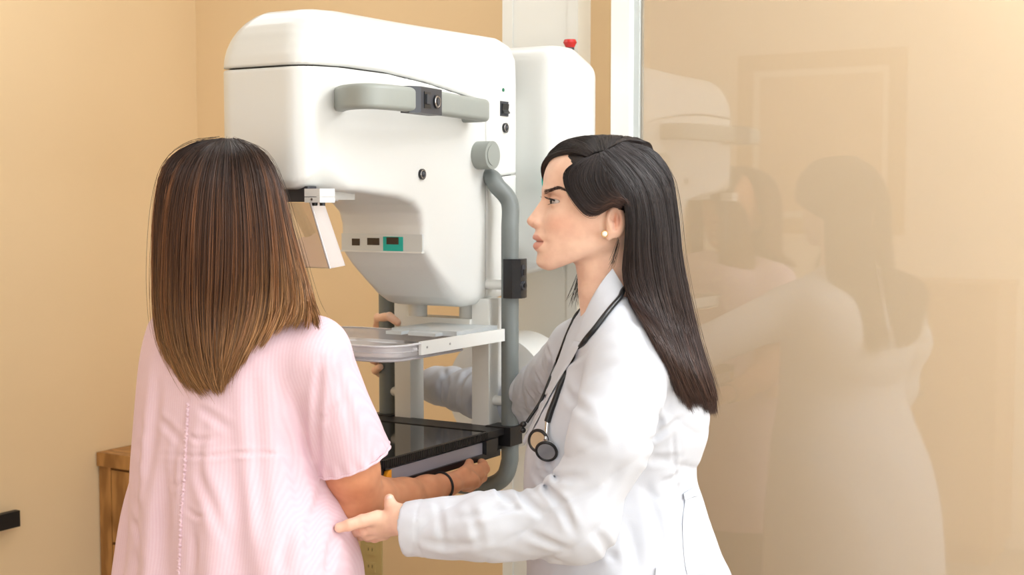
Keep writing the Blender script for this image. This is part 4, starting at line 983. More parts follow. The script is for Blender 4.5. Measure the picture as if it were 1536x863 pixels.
# shift so that the skull sits under the hair: axis at the skull's middle
midx = 905
offP = np.array([.515, .857, 0], np.float32) * ((midx - 880) / 931.)
def f_ph(p): return headP(p - offP)
V1, F1 = nets(f_ph, (-.60, 1.92, 1.33), (-.28, 2.25, 1.64), .0032)
V2, F2 = nets(f_phand, (-.36, 1.97, .93), (-.02, 2.52, 1.40), .0021)
def f_pbody(p):
    T = gown_T.copy(); T[:, 3] -= .03; T[:, 4] -= .03; T[:, 3] = np.minimum(T[:, 3], .165); T[:, 4] = np.minimum(T[:, 4], .11); T = T[T[:, 0] > .8]
    d = loft(p, T, pr_, pf_, 2.2)
    for s in (-1, 1):
        hp_ = np.array([*(PC + pr_ * .085 * s), .90]); kn = np.array([*(PC + pr_ * .085 * s + pf_ * .02), .48]); an = np.array([*(PC + pr_ * .08 * s), .07])
        d = smin(d, chain(p, [(hp_, .085), (kn, .055), (an, .038)], .03), .04)
        d = smin(d, ell(p, (an[0] + pf_[0] * .05, an[1] + pf_[1] * .05, .04), (.065, .075, .035)), .03)
    la = chain(p, [(A(266, 530, 2.18), .036), (A(250, 690, 2.22), .032), (A(252, 860, 2.24), .028)], .02)
    return smin(d, la, .02)
V3, F3 = nets(f_pbody, (-.78, 1.85, 0), (-.15, 2.4, 1.38), .009)
# left hand, low beside the body
lw = A(252, 900, 2.24)
def f_lh(p):
    d = chain(p, [(lw + [0, 0, .05], .03), (lw - [0, 0, .04], .022)], .01); d = smin(d, cone_e(p, lw - [0, 0, .05], lw - [0, 0, .12], .024, .034, (1, 0, 0), .5), .01)
    for k in range(4):
        y = -.026 + k * .0175; z0 = .125 + .004 * (1.5 - abs(k - 1.5)); d = smin(d, finger(p, [lw + [0, y, -z0 + .01], lw + [.006, y * 1.05, -z0 - .035], lw + [.018, y * 1.05, -z0 - .058], lw + [.03, y, -z0 - .07]], (.0095, .0088, .008, .007)), .004)
    return smin(d, finger(p, [lw + [0, -.02, -.06], lw + [.01, -.042, -.09], lw + [.018, -.046, -.118]], (.013, .0105, .0085)), .006)
V4, F4 = nets(f_lh, lw - [.06, .09, .24], lw + [.08, .09, .07], .003)
me = join_meshes('person', [(V - pat_o, Fq, 0) for V, Fq in ((V1, F1), (V2, F2), (V3, F3), (V4, F4))])
col = np.tile(L3(skP), (len(me.vertices), 1)); n1 = len(V1); col[:n1] = tone_head(V1 - offP, locP, skP)
set_attr(me, 'tone', col)
patient = link('person', me, M_skinP); patient.location = tuple(pat_o)
tag(patient, 'woman patient in a pink gown seen from behind, right arm reaching under the black tray', 'person')
gown = sdf_obj('hospital_gown', f_gown, (-.80, 1.86, .55), (-.12, 2.42, 1.42), .0036, M_gown, patient, origin=pat_o); gown.location = (0, 0, 0)
gown['label'] = 'pale pink finely striped short-sleeved gown'
# centre back seam: gathered ridge
ys = np.linspace(606, 862, 90); xs = np.interp(ys, (600, 700, 780, 863), (282, 277, 271, 268)) + 1.2 * np.sin(ys * .9)
sp_ = march(f_gown, xs, ys, off=-.0005)
bm = sweep_bm([tuple(q - pat_o) for q in sp_], circ(.0024, 8), up=(0, 1, 0), scale=[1 + .35 * math.sin(i * 2.4) for i in range(90)])
bmobj('back_seam', bm, M_gown, gown)
# sleeve hem stitching
hx = []
e1 = np.cross(ax_, [0, 1, 0]); e1 /= np.linalg.norm(e1); e2 = np.cross(ax_, e1)
hx = [hem - ax_ * .001 + (e1 * math.cos(a) + e2 * math.sin(a)) * (.0600 + .0013 * math.sin(a * 17)) - pat_o for a in np.linspace(0, 2 * PI, 120)]
bmobj('sleeve_hem', sweep_bm([tuple(q) for q in hx], circ(.0022, 8), up=tuple(ax_)), M_gown, gown)
# hair tie on the wrist
M_tie = mat('black_elastic', (18, 17, 18), .6, bump=.3, bscale=600)
bc = A(664, 729, 2.322); wd_ = (wr_ - A(640, 736, 2.29)); wd_ /= np.linalg.norm(wd_); b1_ = np.cross(wd_, [0, 0, 1]); b1_ /= np.linalg.norm(b1_); b2_ = np.cross(wd_, b1_)
tie = bmobj('hair_tie', sweep_bm([tuple(bc + (b1_ * math.cos(a) + b2_ * math.sin(a)) * .0226 - pat_o) for a in np.linspace(0, 2 * PI, 40)], circ(.0022, 8), up=tuple(wd_)), M_tie, patient); tie['label'] = 'black elastic hair tie worn on the wrist'
# trousers under the gown, slip-on shoes
M_trou = mat('navy_trousers', (52, 58, 78), .8, bump=.2)
def f_ptr(p):
    d = None
    for s in (-1, 1):
        hp_ = np.array([*(PC + pr_ * .085 * s), .92]); kn = np.array([*(PC + pr_ * .09 * s + pf_ * .02), .48]); an = np.array([*(PC + pr_ * .085 * s), .09]); e = chain(p, [(hp_, .1), (kn, .075), (an, .07)], .03); d = e if d is None else smin(d, e, .02)
    return np.maximum(d, .085 - p[:, 2])
sdf_obj('trousers', f_ptr, (-.78, 1.85, .05), (-.15, 2.4, 1.05), .009, M_trou, patient, origin=pat_o).location = (0, 0, 0)
M_shoe = mat('grey_shoe', (90, 88, 90), .6)
for s in (-1, 1):
    c = PC + pr_ * .08 * s + pf_ * .05
    def f_sh(p, c=c):
        R = np.array([[pr_[0], pf_[0], 0], [pr_[1], pf_[1], 0], [0, 0, 1]]); return np.maximum(ell(p, (c[0], c[1], .045), (.052, .135, .055), R), .0 - p[:, 2])
    sdf_obj('shoe', f_sh, (c[0] - .16, c[1] - .16, -.01), (c[0] + .16, c[1] + .16, .12), .006, M_shoe, patient, origin=pat_o).location = (0, 0, 0)
# ---- hair
M_hair = hair_mat('hair_fibres')
PG = [[(330, 209), (285, 220), (250, 250), (237, 300), (233, 370), (233, 440), (237, 500), (252, 545), (275, 580)],
      [(333, 209), (295, 225), (268, 262), (256, 320), (252, 390), (252, 460), (262, 520), (283, 570), (304, 601)],
      [(336, 209), (308, 228), (288, 268), (278, 330), (274, 400), (274, 465), (282, 525), (300, 572), (318, 596)],
      [(338, 209), (322, 231), (311, 278), (306, 340), (304, 410), (304, 470), (309, 530), (318, 570), (328, 592)],
      [(342, 209), (342, 235), (341, 285), (342, 350), (340, 420), (336, 480), (333, 530), (332, 565), (333, 590)],
      [(346, 209), (360, 231), (369, 276), (375, 340), (377, 400), (374, 460), (362, 512), (348, 552), (338, 584)],
      [(350, 209), (377, 228), (393, 268), (403, 330), (408, 390), (408, 440), (404, 478), (392, 508), (378, 534)],
      [(353, 210), (390, 231), (411, 272), (422, 322), (432, 372), (441, 420), (444, 452), (440, 478), (430, 498)],
      [(356, 210), (398, 236), (420, 285), (432, 330), (446, 380), (460, 430), (470, 462), (478, 482), (484, 495)]]
US = np.linspace(-1, 1, 9) * .97
Dt = [.012, .068, .100, .108, .104, .098, .100, .105, .108]
YC = 2.075
def pguides(sign, D=Dt, sc=1.0):
    out = []
    for g, u in zip(PG, US):
        out.append([A(x, y, YC) + np.array([0, sign * d * sc * math.sqrt(1 - u * u), 0]) for (x, y), d in zip(g, D)])
    G_ = np.array(out)
    if sign < 0:
        sh = G_.shape; q = G_.reshape(-1, 3); q = push_out(q, f_gown_base, .010, np.tile([0, -1., 0], (len(q), 1)), 20); G_ = q.reshape(sh)
    q = G_.reshape(-1, 3); q = push_out(q, f_ph, .008, np.tile([0, float(sign), 0], (len(q), 1)), 20); G_ = q.reshape(G_.shape)
    return G_
def reproj(G_, sign):     # keep the outline traced from the photo while the depth follows the head
    for i, g in enumerate(PG):
        for j, (x, y) in enumerate(g): G_[i, j] = A(x, y, G_[i, j][1])
    return G_
Gb = reproj(pguides(-1), -1); Gf = reproj(pguides(1), 1)
hc = np.array([A(335, 300, YC)[0], YC])
def p_out(P):
    d = P.copy(); d[:, 0] -= hc[0]; d[:, 1] -= hc[1]; d[:, 2] = np.clip((P[:, 2] - 1.52), 0, 1) * 1.4
    d[:, 1] -= .03
    return d / (np.linalg.norm(d, axis=1, keepdims=True) + 1e-9)
def pcol(U, T, n):
    r = rng.uniform(0, 1, (n, 1, 1)); band = (.5 + .5 * np.sin(U * 61 + 1.3 * np.sin(U * 23)))[:, None, None]; t = T[:, :, None]
    r = r ** 1.3; root = L3((50, 33, 26)) * (.55 + 1.0 * r); mid = L3((92, 60, 40)) * (.45 + 1.2 * r); tip = L3((168, 122, 76)) * (.45 + .9 * r)
    side = np.abs(U - .35)[:, None, None] * .35
    hi = np.clip((r * .5 + band * .7 - .72) * 3, 0, 1) * sm(t, .12, .35)
    k1 = sm(t, .1, .5); k2 = sm(t + side + .08 * (r - .5), .5, .98)
    c = root * (1 - k1) + mid * k1; c = c * (1 - k2) + tip * k2
    return c * (1 - .6 * hi) + L3((160, 106, 68)) * .6 * hi
H = Hair()
H.sheet(Gb, 60, 50, lambda U, T, n: pcol(U, T, n) * .5, .006, p_out, t1=.80)
H.strands(Gb, 3600, pcol, r=.00045, m=22, tmax=(.76, 1.04), out=p_out, clump=25, gather=.85, wav=.002, lift=.006)
H.strands(Gb, 3200, pcol, r=.00045, m=22, tmax=(.68, 1.0), out=p_out, clump=60, wav=.0022, lift=.004)
H.strands(Gb, 260, pcol, r=.0003, m=22, tmax=(.7, 1.04), out=p_out, clump=300, wav=.006, lift=.012)
for sl in (slice(0, 3), slice(6, 9)):      # the sides hang forward past the cheeks, the face is free
    H.sheet(Gf[sl], 16, 40, lambda U, T, n: pcol(U, T, n) * .6, .006, p_out, t1=.86)
    H.strands(Gf[sl], 900, pcol, r=.0005, m=20, tmax=(.8, 1.0), out=p_out, clump=12)
capV, capF = nets(lambda p: np.maximum(f_ph(p) + .003, np.maximum(1.50 - p[:, 2], ((p[:, 0] + .442) * .515 + (p[:, 1] - 2.065) * .857) - .06 - (p[:, 2] - 1.6) * 1.0)), (-.60, 1.92, 1.45), (-.28, 2.25, 1.66), .005)
H.solid(capV, capF, L3((40, 26, 20)))
hairP = H.build('hair', M_hair, patient, pat_o); hairP['label'] = 'long straight brown hair fading to golden brown tips'
# ================================================================== the doctor, in profile facing the machine
YD = 2.20
doc_o = np.array([A(925, 700, YD)[0], YD, 0.0])
M_coat = mat('white_coat_cotton', (206, 210, 218), .8, bump=.12, bscale=700, Sheen_Weight=.1)
wrinkle(M_coat, [n for n in M_coat.node_tree.nodes if n.bl_idname == 'ShaderNodeBump'][0], .14, (1, 1, 1), 9)
M_skinD = skin_mat('skin_doctor', (246, 206, 180)); skD = (246, 207, 182)
def drow(y, xf, xb, hy, Y=YD):
    c = A((xf + xb) / 2, y, Y); return (c[2], c[0], Y, (xb - xf) / 2 * Y / F, hy)
coat_T = dens([drow(*r) for r in ((452, 888, 952, .052), (468, 876, 985, .085), (488, 864, 1010, .125), (515, 850, 1034, .158), (560, 832, 1052, .168), (605, 812, 1062, .163), (645, 795, 1061, .152), (680, 786, 1050, .143), (712, 783, 1042, .14), (745, 783, 1053, .146), (790, 785, 1070, .16), (830, 787, 1082, .178), (863, 789, 1096, .187), (950, 786, 1120, .2), (1060, 780, 1135, .205), (1300, 772, 1155, .215))], 5)
nS, nM, nE, nF, nC = A(944, 552, 2.045), A(914, 660, 1.98), A(866, 786, 1.975), A(735, 790, 1.995), A(600, 795, 2.035)
fS, fE, fC = A(872, 528, 2.34), A(790, 602, 2.63), A(655, 578, 2.81)
hF = A(582, 562, 2.775)
XY, YX = np.array([1., 0]), np.array([0, 1.])
def f_torso(p):
    d = loft(p, coat_T, XY, YX, 2.25)
    d = smin(d, chain(p, [(A(925, 492, 2.13), .045), (nS, .062)], .02), .035)
    d = smin(d, chain(p, [(A(915, 488, 2.25), .045), (fS, .058)], .02), .03)
    return d
def f_near(p):
    a = chain(p, [(nS, .0655), (nM, .0585), (nE, .0505)], .02)
    b = chain(p, [(nE, .0525), (nF, .0485), (nC, .041)], .02)
    return smin(a, b, .035)
def f_far(p):
    a = cone(p, fS, fE, .056, .046); b = chain(p, [(fE, .046), (A(720, 590, 2.72), .047), (fC, .040)], .02); return smin(a, b, .025)
cax = (nC - nF) / np.linalg.norm(nC - nF); fax = (fC - A(720, 588, 2.72)); fax /= np.linalg.norm(fax)
cend = A(611, 795, 2.032); fend = A(643, 577, 2.822)
def along(p, a, b):
    a = np.asarray(a, np.float32); b = np.asarray(b, np.float32); ab = b - a; L = float(np.linalg.norm(ab)); return ((p - a) @ ab) / (L * L), L
cfolds = Folds(lambda p: np.minimum(f_torso(p), np.minimum(f_near(p), f_far(p))), [
    ([(799, 709), (822, 733), (846, 765), (862, 800)], .0060, .0060), ([(801, 704), (835, 716), (876, 716)], .0045, .0055), ([(818, 678), (832, 712), (845, 750)], .0030, .006), ([(748, 726), (756, 744), (772, 757)], .0055, .0055), ([(776, 728), (790, 752), (818, 776)], .0050, .0055),
    ([(690, 777), (728, 772), (768, 764), (795, 768)], .0032, .0045), ([(625, 812), (680, 818), (740, 810)], .0026, .006), ([(790, 800), (822, 812), (852, 826)], .0042, .006), ([(700, 752), (715, 790), (722, 828)], .0022, .007), ([(655, 750), (662, 790), (668, 830)], .0018, .006),
    ([(832, 560), (852, 542), (880, 527)], .0040, .006), ([(846, 582), (858, 600), (884, 622)], .0032, .007), ([(880, 570), (905, 552), (935, 545)], .0022, .009), ([(968, 668), (992, 650), (1022, 628)], .0045, .0055), ([(992, 598), (990, 625), (984, 650)], .0040, .006), ([(965, 690), (990, 690), (1020, 684)], .0030, .006),
    ([(1000, 560), (1004, 590), (1000, 620)], .0030, .008), ([(930, 700), (915, 735), (892, 775)], .0028, .008), ([(893, 800), (905, 815), (925, 845)], .0040, .007), ([(966, 720), (985, 780), (1000, 850)], .0026, .009), ([(940, 780), (950, 820), (955, 860)], .0030, .009), ([(1025, 700), (1012, 716), (990, 725)], .0032, .006),
    ([(1030, 805), (1050, 798), (1068, 796)], .0030, .005), ([(860, 640), (885, 660), (915, 668)], .0022, .009), ([(800, 660), (812, 690), (815, 700)], .003, .006), ([(905, 600), (925, 640), (930, 690)], .0018, .010), ([(795, 850), (820, 840), (850, 846)], .003, .006),
    ([(800, 560), (812, 580), (820, 606)], .005, .006), ([(790, 590), (800, 606), (806, 630)], .005, .006), ([(700, 555), (690, 585), (692, 615)], .004, .006), ([(665, 552), (672, 580), (668, 606)], .004, .006), ([(820, 520), (828, 545), (826, 570)], .004, .006), ([(1009, 650), (1012, 700), (1020, 760), (1040, 862)], .0022, .0035)])
def f_coat(p):
    p = p.astype(np.float32); x, y, z = p[:, 0], p[:, 1], p[:, 2]
    t = f_torso(p)
    # soft vertical drape below the chest, slanting seam pulls across the back
    w = sm(1.22 - z, 0, .25)
    t = t + w * (.0028 * np.sin((x * .9 + (y - 2.2) * .5) * 70 + 1.5 * np.sin(z * 9)) + .0022 * vnoise(p * np.array([1, 1, .4], np.float32), .06, 11))
    t = t + .0028 * ridge((z + x * .55) * 90 + 1.5 * vnoise(p, .12, 2)) * np.exp(-((x - .265) / .06) ** 2 - ((z - 1.10) / .08) ** 2)
    # near sleeve
    s, L = along(p, nS, nE); e = f_near(p)
    q = np.array(p - nE.astype(np.float32)); de = np.linalg.norm(q, axis=1)
    inner = np.exp(-(de / .12) ** 2) * sm(-(q @ np.array([.75, 0, -.66], np.float32)), -.05, .03)
    e = e + .0052 * inner * ridge((q @ np.array([-.55, -.1, .83], np.float32)) * 125 + .6 * vnoise(p, .1, 8) + .6)
    s2, L2 = along(p, nE, nC)
    fa = sm(s2, .1, .3) * (1 - sm(s2, .85, 1.0))
    e = e + fa * (.0026 * ridge(s2 * 15 + z * 62 + 1.3 * vnoise(p, .09, 4)) + .0016 * vnoise(p, .035, 6))
    e = e + .0014 * sm(s, .1, .4) * (1 - sm(s, .9, 1.1)) * np.sin((z * .8 + x * .9) * 45 + vnoise(p, .12, 9)) + .0008 * vnoise(p, .05, 12)
    pl = (p - cend.astype(np.float32)) @ cax.astype(np.float32)
    e = np.maximum(e, pl)
    e = np.maximum(e, -np.maximum(cone(p, nF, nC + cax * .05, .040, .030), -(pl + .03)))
    # cuff stitch line
    e = e + .0012 * np.exp(-((pl + .03) / .0016) ** 2)
    # far sleeve
    g = f_far(p); pf2 = (p - fend.astype(np.float32)) @ fax.astype(np.float32)
    s3, L3_ = along(p, fE, fC)
    g = g + .0042 * ridge(s3 * 30 + z * 40 + 1.5 * vnoise(p, .08, 21)) * sm(s3, -.6, 0) * (1 - sm(s3, .8, 1)) + .0015 * vnoise(p, .03, 14)
    g = np.maximum(g, pf2); g = np.maximum(g, -np.maximum(cone(p, fE, fC + fax * .05, .040, .030), -(pf2 + .03)))
    d = smin(t, e, .005); d = smin(d, g, .012)
    return d + cfolds(p)
headD, ptD, locD, eyeD = head_fn(A(880, 300, YD), (-math.cos(.07), -math.sin(.07), 0), (math.sin(.07), -math.cos(.07), 0))
hand_n_pts = dict(
    index=([A(566, 777, 2.035), A(543, 782, 2.025), A(524, 788, 2.02), A(509, 792, 2.02)], (.0112, .0098, .0088, .0075)),
    middle=([A(568, 788, 2.045), A(547, 795, 2.05), A(533, 797, 2.075), A(527, 796, 2.095)], (.0112, .0098, .0088, .0075)),
    ring=([A(571, 796, 2.055), A(552, 802, 2.065), A(541, 803, 2.09), A(537, 800, 2.11)], (.0108, .0095, .0085, .0072)),
    little=([A(577, 801, 2.065), A(562, 806, 2.08), A(552, 806, 2.10), A(548, 803, 2.115)], (.0098, .0085, .0075, .0064)),
    thumb=([A(606, 776, 2.03), A(593, 765, 2.035), A(586, 757, 2.04), A(584, 749, 2.045)], (.013, .0102, .0090, .0078)))
def f_dhand(p):
    d = chain(p, [(A(690, 786, 2.01), .030), (A(640, 783, 2.025), .0255), (A(612, 781, 2.032), .0235)], .01)
    pm = cone_e(p, A(608, 782, 2.035), A(574, 787, 2.045), .0265, .0255, (0, .75, .66), .62); d = smin(d, pm, .012)
    for k in ('index', 'middle', 'ring', 'little', 'thumb'): d = smin(d, finger(p, *hand_n_pts[k]), .005 if k != 'thumb' else .008)
    return d
def f_dfar(p):
    d = chain(p, [(A(690, 582, 2.79), .028), (A(640, 576, 2.83), .0245), (A(618, 566, 2.835), .022)], .01)
    pm = cone_e(p, A(616, 562, 2.835), A(594, 530, 2.82), .025, .028, (.2, 1, 0), .6); d = smin(d, pm, .012)
    F4_ = [([A(588, 556, 2.815), A(570, 560, 2.795), A(563, 556, 2.742), A(570, 551, 2.708)], .0088), ([A(586, 541, 2.82), A(567, 543, 2.80), A(560, 540, 2.742), A(567, 536, 2.708)], .0095),
           ([A(585, 523, 2.82), A(566, 523, 2.80), A(559, 520, 2.742), A(567, 517, 2.708)], .0098), ([A(590, 503, 2.82), A(567, 490, 2.80), A(568, 477, 2.745), A(584, 475, 2.708), A(597, 484, 2.702)], .0108)]
    for pts, r in F4_: d = smin(d, finger(p, pts, [r * (1 - .07 * i) for i in range(len(pts))]), .005)
    th = finger(p, [A(604, 538, 2.82), A(607, 508, 2.78), A(605, 490, 2.75), A(600, 479, 2.73)], (.0135, .011, .0098, .0085))
    return smin(d, th, .007)
A1 = nets(headD, (A(785, 300, YD)[0], 2.08, 1.28), (A(1020, 300, YD)[0], 2.32, 1.63), .00145)
A2 = nets(f_dhand, A(735, 850, 2.0) - [0, .06, 0], A(495, 720, 2.0) * [0, 0, 0] + [A(735, 720, 2.0)[0], 2.15, 1.11], .0016) if False else nets(f_dhand, (A(497, 790, 2.0)[0], 1.95, .97), (A(712, 790, 2.0)[0], 2.15, 1.10), .0016)
A3 = nets(f_dfar, (A(550, 540, 2.7)[0], 2.68, 1.10), (A(712, 540, 2.8)[0], 2.90, 1.30), .0022)
def f_dbody(p):
    T = coat_T.copy(); T[:, 3] = np.maximum(T[:, 3] - .035, .03); T[:, 4] = np.maximum(T[:, 4] - .03, .03); T = T[(T[:, 0] > .86)]
    d = loft(p, T, XY, YX, 2.2)
    d = smin(d, chain(p, [(nS, .045), (nM, .04), (nE, .034), (nF, .03), (A(660, 786, 2.02), .024)], .015), .03)
    d = smin(d, chain(p, [(fS, .042), (fE, .034), (A(690, 580, 2.79), .026)], .015), .03)
    for s in (-1, 1):
        h = np.array([doc_o[0], YD + .09 * s, .88]); kn = h + [-.01, 0, -.42]; an = h + [.02, 0, -.81]
        d = smin(d, chain(p, [(h, .09), (kn, .056), (an, .038)], .03), .04); d = smin(d, ell(p, an + [-.06, 0, -.03], (.085, .036, .035)), .03)
    return d
A4 = nets(f_dbody, (-.25, 1.85, 0), (.42, 2.9, 1.4), .009)
me = join_meshes('person', [(V - doc_o, Fq, 0) for V, Fq in (A1, A2, A3, A4)])
col = np.tile(L3(skD), (len(me.vertices), 1)); n1 = len(A1[0]); col[:n1] = tone_head(A1[0], locD, skD)
n2 = len(A2[0]); hv = A2[0]
kn = np.zeros(n2)
for k in ('index', 'middle', 'ring', 'little', 'thumb'):
    for q in hand_n_pts[k][0][1:3]: kn = np.maximum(kn, np.exp(-(np.linalg.norm(hv - q, axis=1) / .011) ** 2))
col[n1:n1 + n2] = col[n1:n1 + n2] * (1 - .35 * kn[:, None]) + L3((220, 140, 112)) * .35 * kn[:, None]
set_attr(me, 'tone', col)
doctor = link('person', me, M_skinD); doctor.location = tuple(doc_o)
tag(doctor, 'woman in a white coat in left profile, supporting the other woman by the elbow', 'person')
coat = sdf_obj('lab_coat', f_coat, (-.20, 1.88, .42), (.46, 2.92, 1.42), .0038, M_coat, doctor, origin=doc_o); coat.location = (0, 0, 0); coat['label'] = 'white long-sleeved cotton coat'
def dl(p): return tuple(np.asarray(p) - doc_o)
# thumb nail
M_nail = mat('nail', (240, 200, 190), .25)
def ellipsoid(name, c, r, m, parent, R=None, seg=24):
    bm = bmesh.new(); bmesh.ops.create_uvsphere(bm, u_segments=seg, v_segments=seg // 2, radius=1)
    Mx = Matrix.Diagonal((*r, 1)); Mx = (R.to_4x4() @ Mx) if R is not None else Mx
    bmesh.ops.transform(bm, matrix=Matrix.Translation(Vector(c)) @ Mx, verts=bm.verts); return bmobj(name, bm, m, parent)
ellipsoid('thumb_nail', dl(A(584.5, 750, 2.045) + [0, -.0058, .001]), (.0052, .0030, .0072), M_nail, doctor)
# ---- eyes, lashes, brows
M_eye = mat('eye_white', (196, 184, 176), .12)
M_iris = mat('iris_brown', (30, 18, 12), .25); M_lash = mat('lash_black', (20, 15, 14), .6)
for s in (1, -1):
    c = np.array(ptD(833.5, 302, eyeD[1] * s), float)
    ey = ellipsoid('eye', dl(c), (.0119, .0119, .0119), M_eye, doctor, seg=32)
    ellipsoid('iris', dl(c + [-.0064, -.0014 * s, .0]), (.0063, .0066, .0066), M_iris, ey)
    # upper lid line and lashes sweep from the inner to the outer corner
    rim = []
    for a in np.linspace(-1.05, 1.15, 14):     # azimuth about the eyeball, 0 = forward, + = outward
        zz = .0040 * math.cos(a * 1.15) - .0003; r = .0133; rim.append(c + [-r * math.cos(a) * .985, -s * r * math.sin(a), zz + .0006])
    bm = sweep_bm([dl(q) for q in rim], circ(.0012, 6), scale=[.5 + .7 * i / 13 for i in range(14)])
    for i, a in enumerate(np.linspace(-.9, 1.2, 46)):
        zz = .0041 * math.cos(a * 1.15); r = .0132; b0 = c + [-r * math.cos(a), -s * r * math.sin(a), zz]
        ln = .0070 + .0035 * i / 46; od = np.array([-math.cos(a), -s * math.sin(a), 0])
        pts = [b0 + od * ln * t + np.array([0, 0, -.0012 * math.sin(t * 2.6) + .0042 * t * t]) for t in (0, .35, .7, 1)]
        sweep_bm([dl(q) for q in pts], circ(.00028, 4), bm=bm, scale=[1, .8, .5, .2])
    for i, a in enumerate(np.linspace(-.7, 1.15, 26)):
        b0 = c + [-.0130 * math.cos(a), -s * .0130 * math.sin(a), -.0042 * math.cos(a * 1.1)]; od = np.array([-math.cos(a), -s * math.sin(a), -.5])
        sweep_bm([dl(b0 + od * .0036 * t) for t in (0, .5, 1)], circ(.0002, 4), bm=bm, scale=[1, .7, .2])
    bmobj('eyelashes', bm, M_lash, doctor)
    # brow hairs lie on the brow ridge
    bm = bmesh.new(); r2 = np.random.default_rng(5)
    BX, BY = [], []
    for i in range(230):
        t = r2.uniform(0, 1); bx = 816 + 37 * t; by = 288.5 - 7.5 * math.sin(min(t * 1.3, 1) * PI / 2) + max(t - .6, 0) * 20; by += r2.normal() * (2.3 - 1.9 * t) * .8
        for k in range(3): BX.append(bx + k * 2.6); BY.append(by - (1.2 - 2.2 * t) * k * .7)
    if s == 1: Q = march(headD, np.array(BX), np.array(BY), off=.0003)
    else:                       # mirror across the face's own middle plane
        nrm = np.array([math.sin(.07), -math.cos(.07), 0]); Q = Q_first - 2 * ((Q_first - A(880, 300, YD)) @ nrm)[:, None] * nrm
    if s == 1: Q_first = Q
    for i in range(230):
        sweep_bm([dl(q) for q in Q[i * 3:i * 3 + 3]], circ(.00023, 4), bm=bm, scale=[1, .9, .3])
    bmobj('eyebrow', bm, mat('brow_brown', (66, 46, 36), .6), doctor)
# ear stud
M_gold = mat('gold', (214, 170, 90), .25, 1); M_pearl = mat('pearl', (240, 232, 220), .2, Coat_Weight=.5)
e = A(907, 351, YD - .081)
st_ = cyl('ear_stud', dl(e + [0, .004, 0]), dl(e + [0, -.0008, 0]), .0052, M_gold, doctor, n=24, bevel=.0005)
ellipsoid('pearl', dl(e + [0, -.0012, 0]), (.0043, .0024, .0043), M_pearl, st_)
# ---- coat details: collar, lapels, pocket, seams
def on_coat(x, y, off=.003, fn=None): return march(fn or f_coat, np.array(x, float), np.array(y, float), off=off)
def patch(name, L, R, m, parent, n=10, off=.004, thick=.0035, fn=None, ns=14):
    """a laid-on piece of cloth between two traced edges, following the coat underneath"""
    L = np.array(catmull([np.array(q, float) for q in L], max(2, ns // (len(L) - 1)))); R = np.array(catmull([np.array(q, float) for q in R], max(2, ns // (len(R) - 1))))
    k = min(len(L), len(R)); L = L[np.linspace(0, len(L) - 1, k).astype(int)]; R = R[np.linspace(0, len(R) - 1, k).astype(int)]
    t = np.linspace(0, 1, n); G_ = L[:, None, :] * (1 - t)[None, :, None] + R[:, None, :] * t[None, :, None]
    P_ = on_coat(G_[..., 0].ravel(), G_[..., 1].ravel(), off, fn)
    P_ = P_.reshape(k, n, 3)
    for _ in range(4):       # even out the lay of the cloth in depth
        Y_ = P_[..., 1].copy(); Y2 = Y_.copy(); Y2[1:-1] = (Y_[:-2] + Y_[2:] + 2 * Y_[1:-1]) / 4; Y2[:, 1:-1] = (Y2[:, :-2] + Y2[:, 2:] + 2 * Y2[:, 1:-1]) / 4; P_[..., 1] = np.minimum(Y2, Y_)
    bot = P_ + np.array([0, thick, 0]); N = k * n; g = np.arange(N).reshape(k, n)
    q = np.stack([g[:-1, :-1], g[1:, :-1], g[1:, 1:], g[:-1, 1:]], -1).reshape(-1, 4)
    ed = list(g[0]) + list(g[1:, -1]) + list(g[-1, :-1][::-1]) + list(g[1:-1, 0][::-1]); rim = [(a, a + N, b + N, b) for a, b in zip(ed, ed[1:] + ed[:1])]
    me = mk_mesh(name, np.concatenate([P_.reshape(-1, 3), bot.reshape(-1, 3)]) - doc_o, np.concatenate([q, q[:, ::-1] + N, np.array(rim)]))
    bm = bmesh.new(); bm.from_mesh(me); bmesh.ops.recalc_face_normals(bm, faces=bm.faces); bm.to_mesh(me); bm.free()
    return link(name, me, m, parent, smooth=True, angle=math.radians(50))
def f_coll(p): return smin(f_coat(p), cone(p, A(905, 405, YD), A(915, 470, YD), .057, .075), .02)
patch('collar', [(919, 403), (905, 420), (888, 447), (874, 478), (862, 512)], [(936, 431), (926, 448), (908, 474), (890, 498), (874, 513)], M_coat, coat, off=.006, fn=f_coll)
patch('lapel', [(861, 512), (846, 540), (822, 593), (800, 628), (784, 662)], [(872, 514), (854, 545), (830, 584), (808, 626), (787, 668)], M_coat, coat, off=.007, thick=.004)
patch('lapel', [(880, 452), (866, 470), (850, 505), (834, 545), (815, 592)], [(892, 440), (878, 470), (862, 510), (845, 545), (824, 590)], M_coat, coat, off=.002)
patch('pocket', [(1028, 748), (1024, 790), (1027, 840), (1031, 862)], [(1047, 745), (1060, 782), (1075, 830), (1084, 858)], M_coat, coat, off=.0015, thick=.003)
patch('pocket_welt', [(1026, 741), (1027, 750)], [(1043, 731), (1047, 743)], M_coat, coat, off=.0075, thick=.004, ns=4)
patch('hip_pocket', [(984, 853), (982, 872)], [(1010, 847), (1016, 870)], M_coat, coat, off=.004, ns=4)
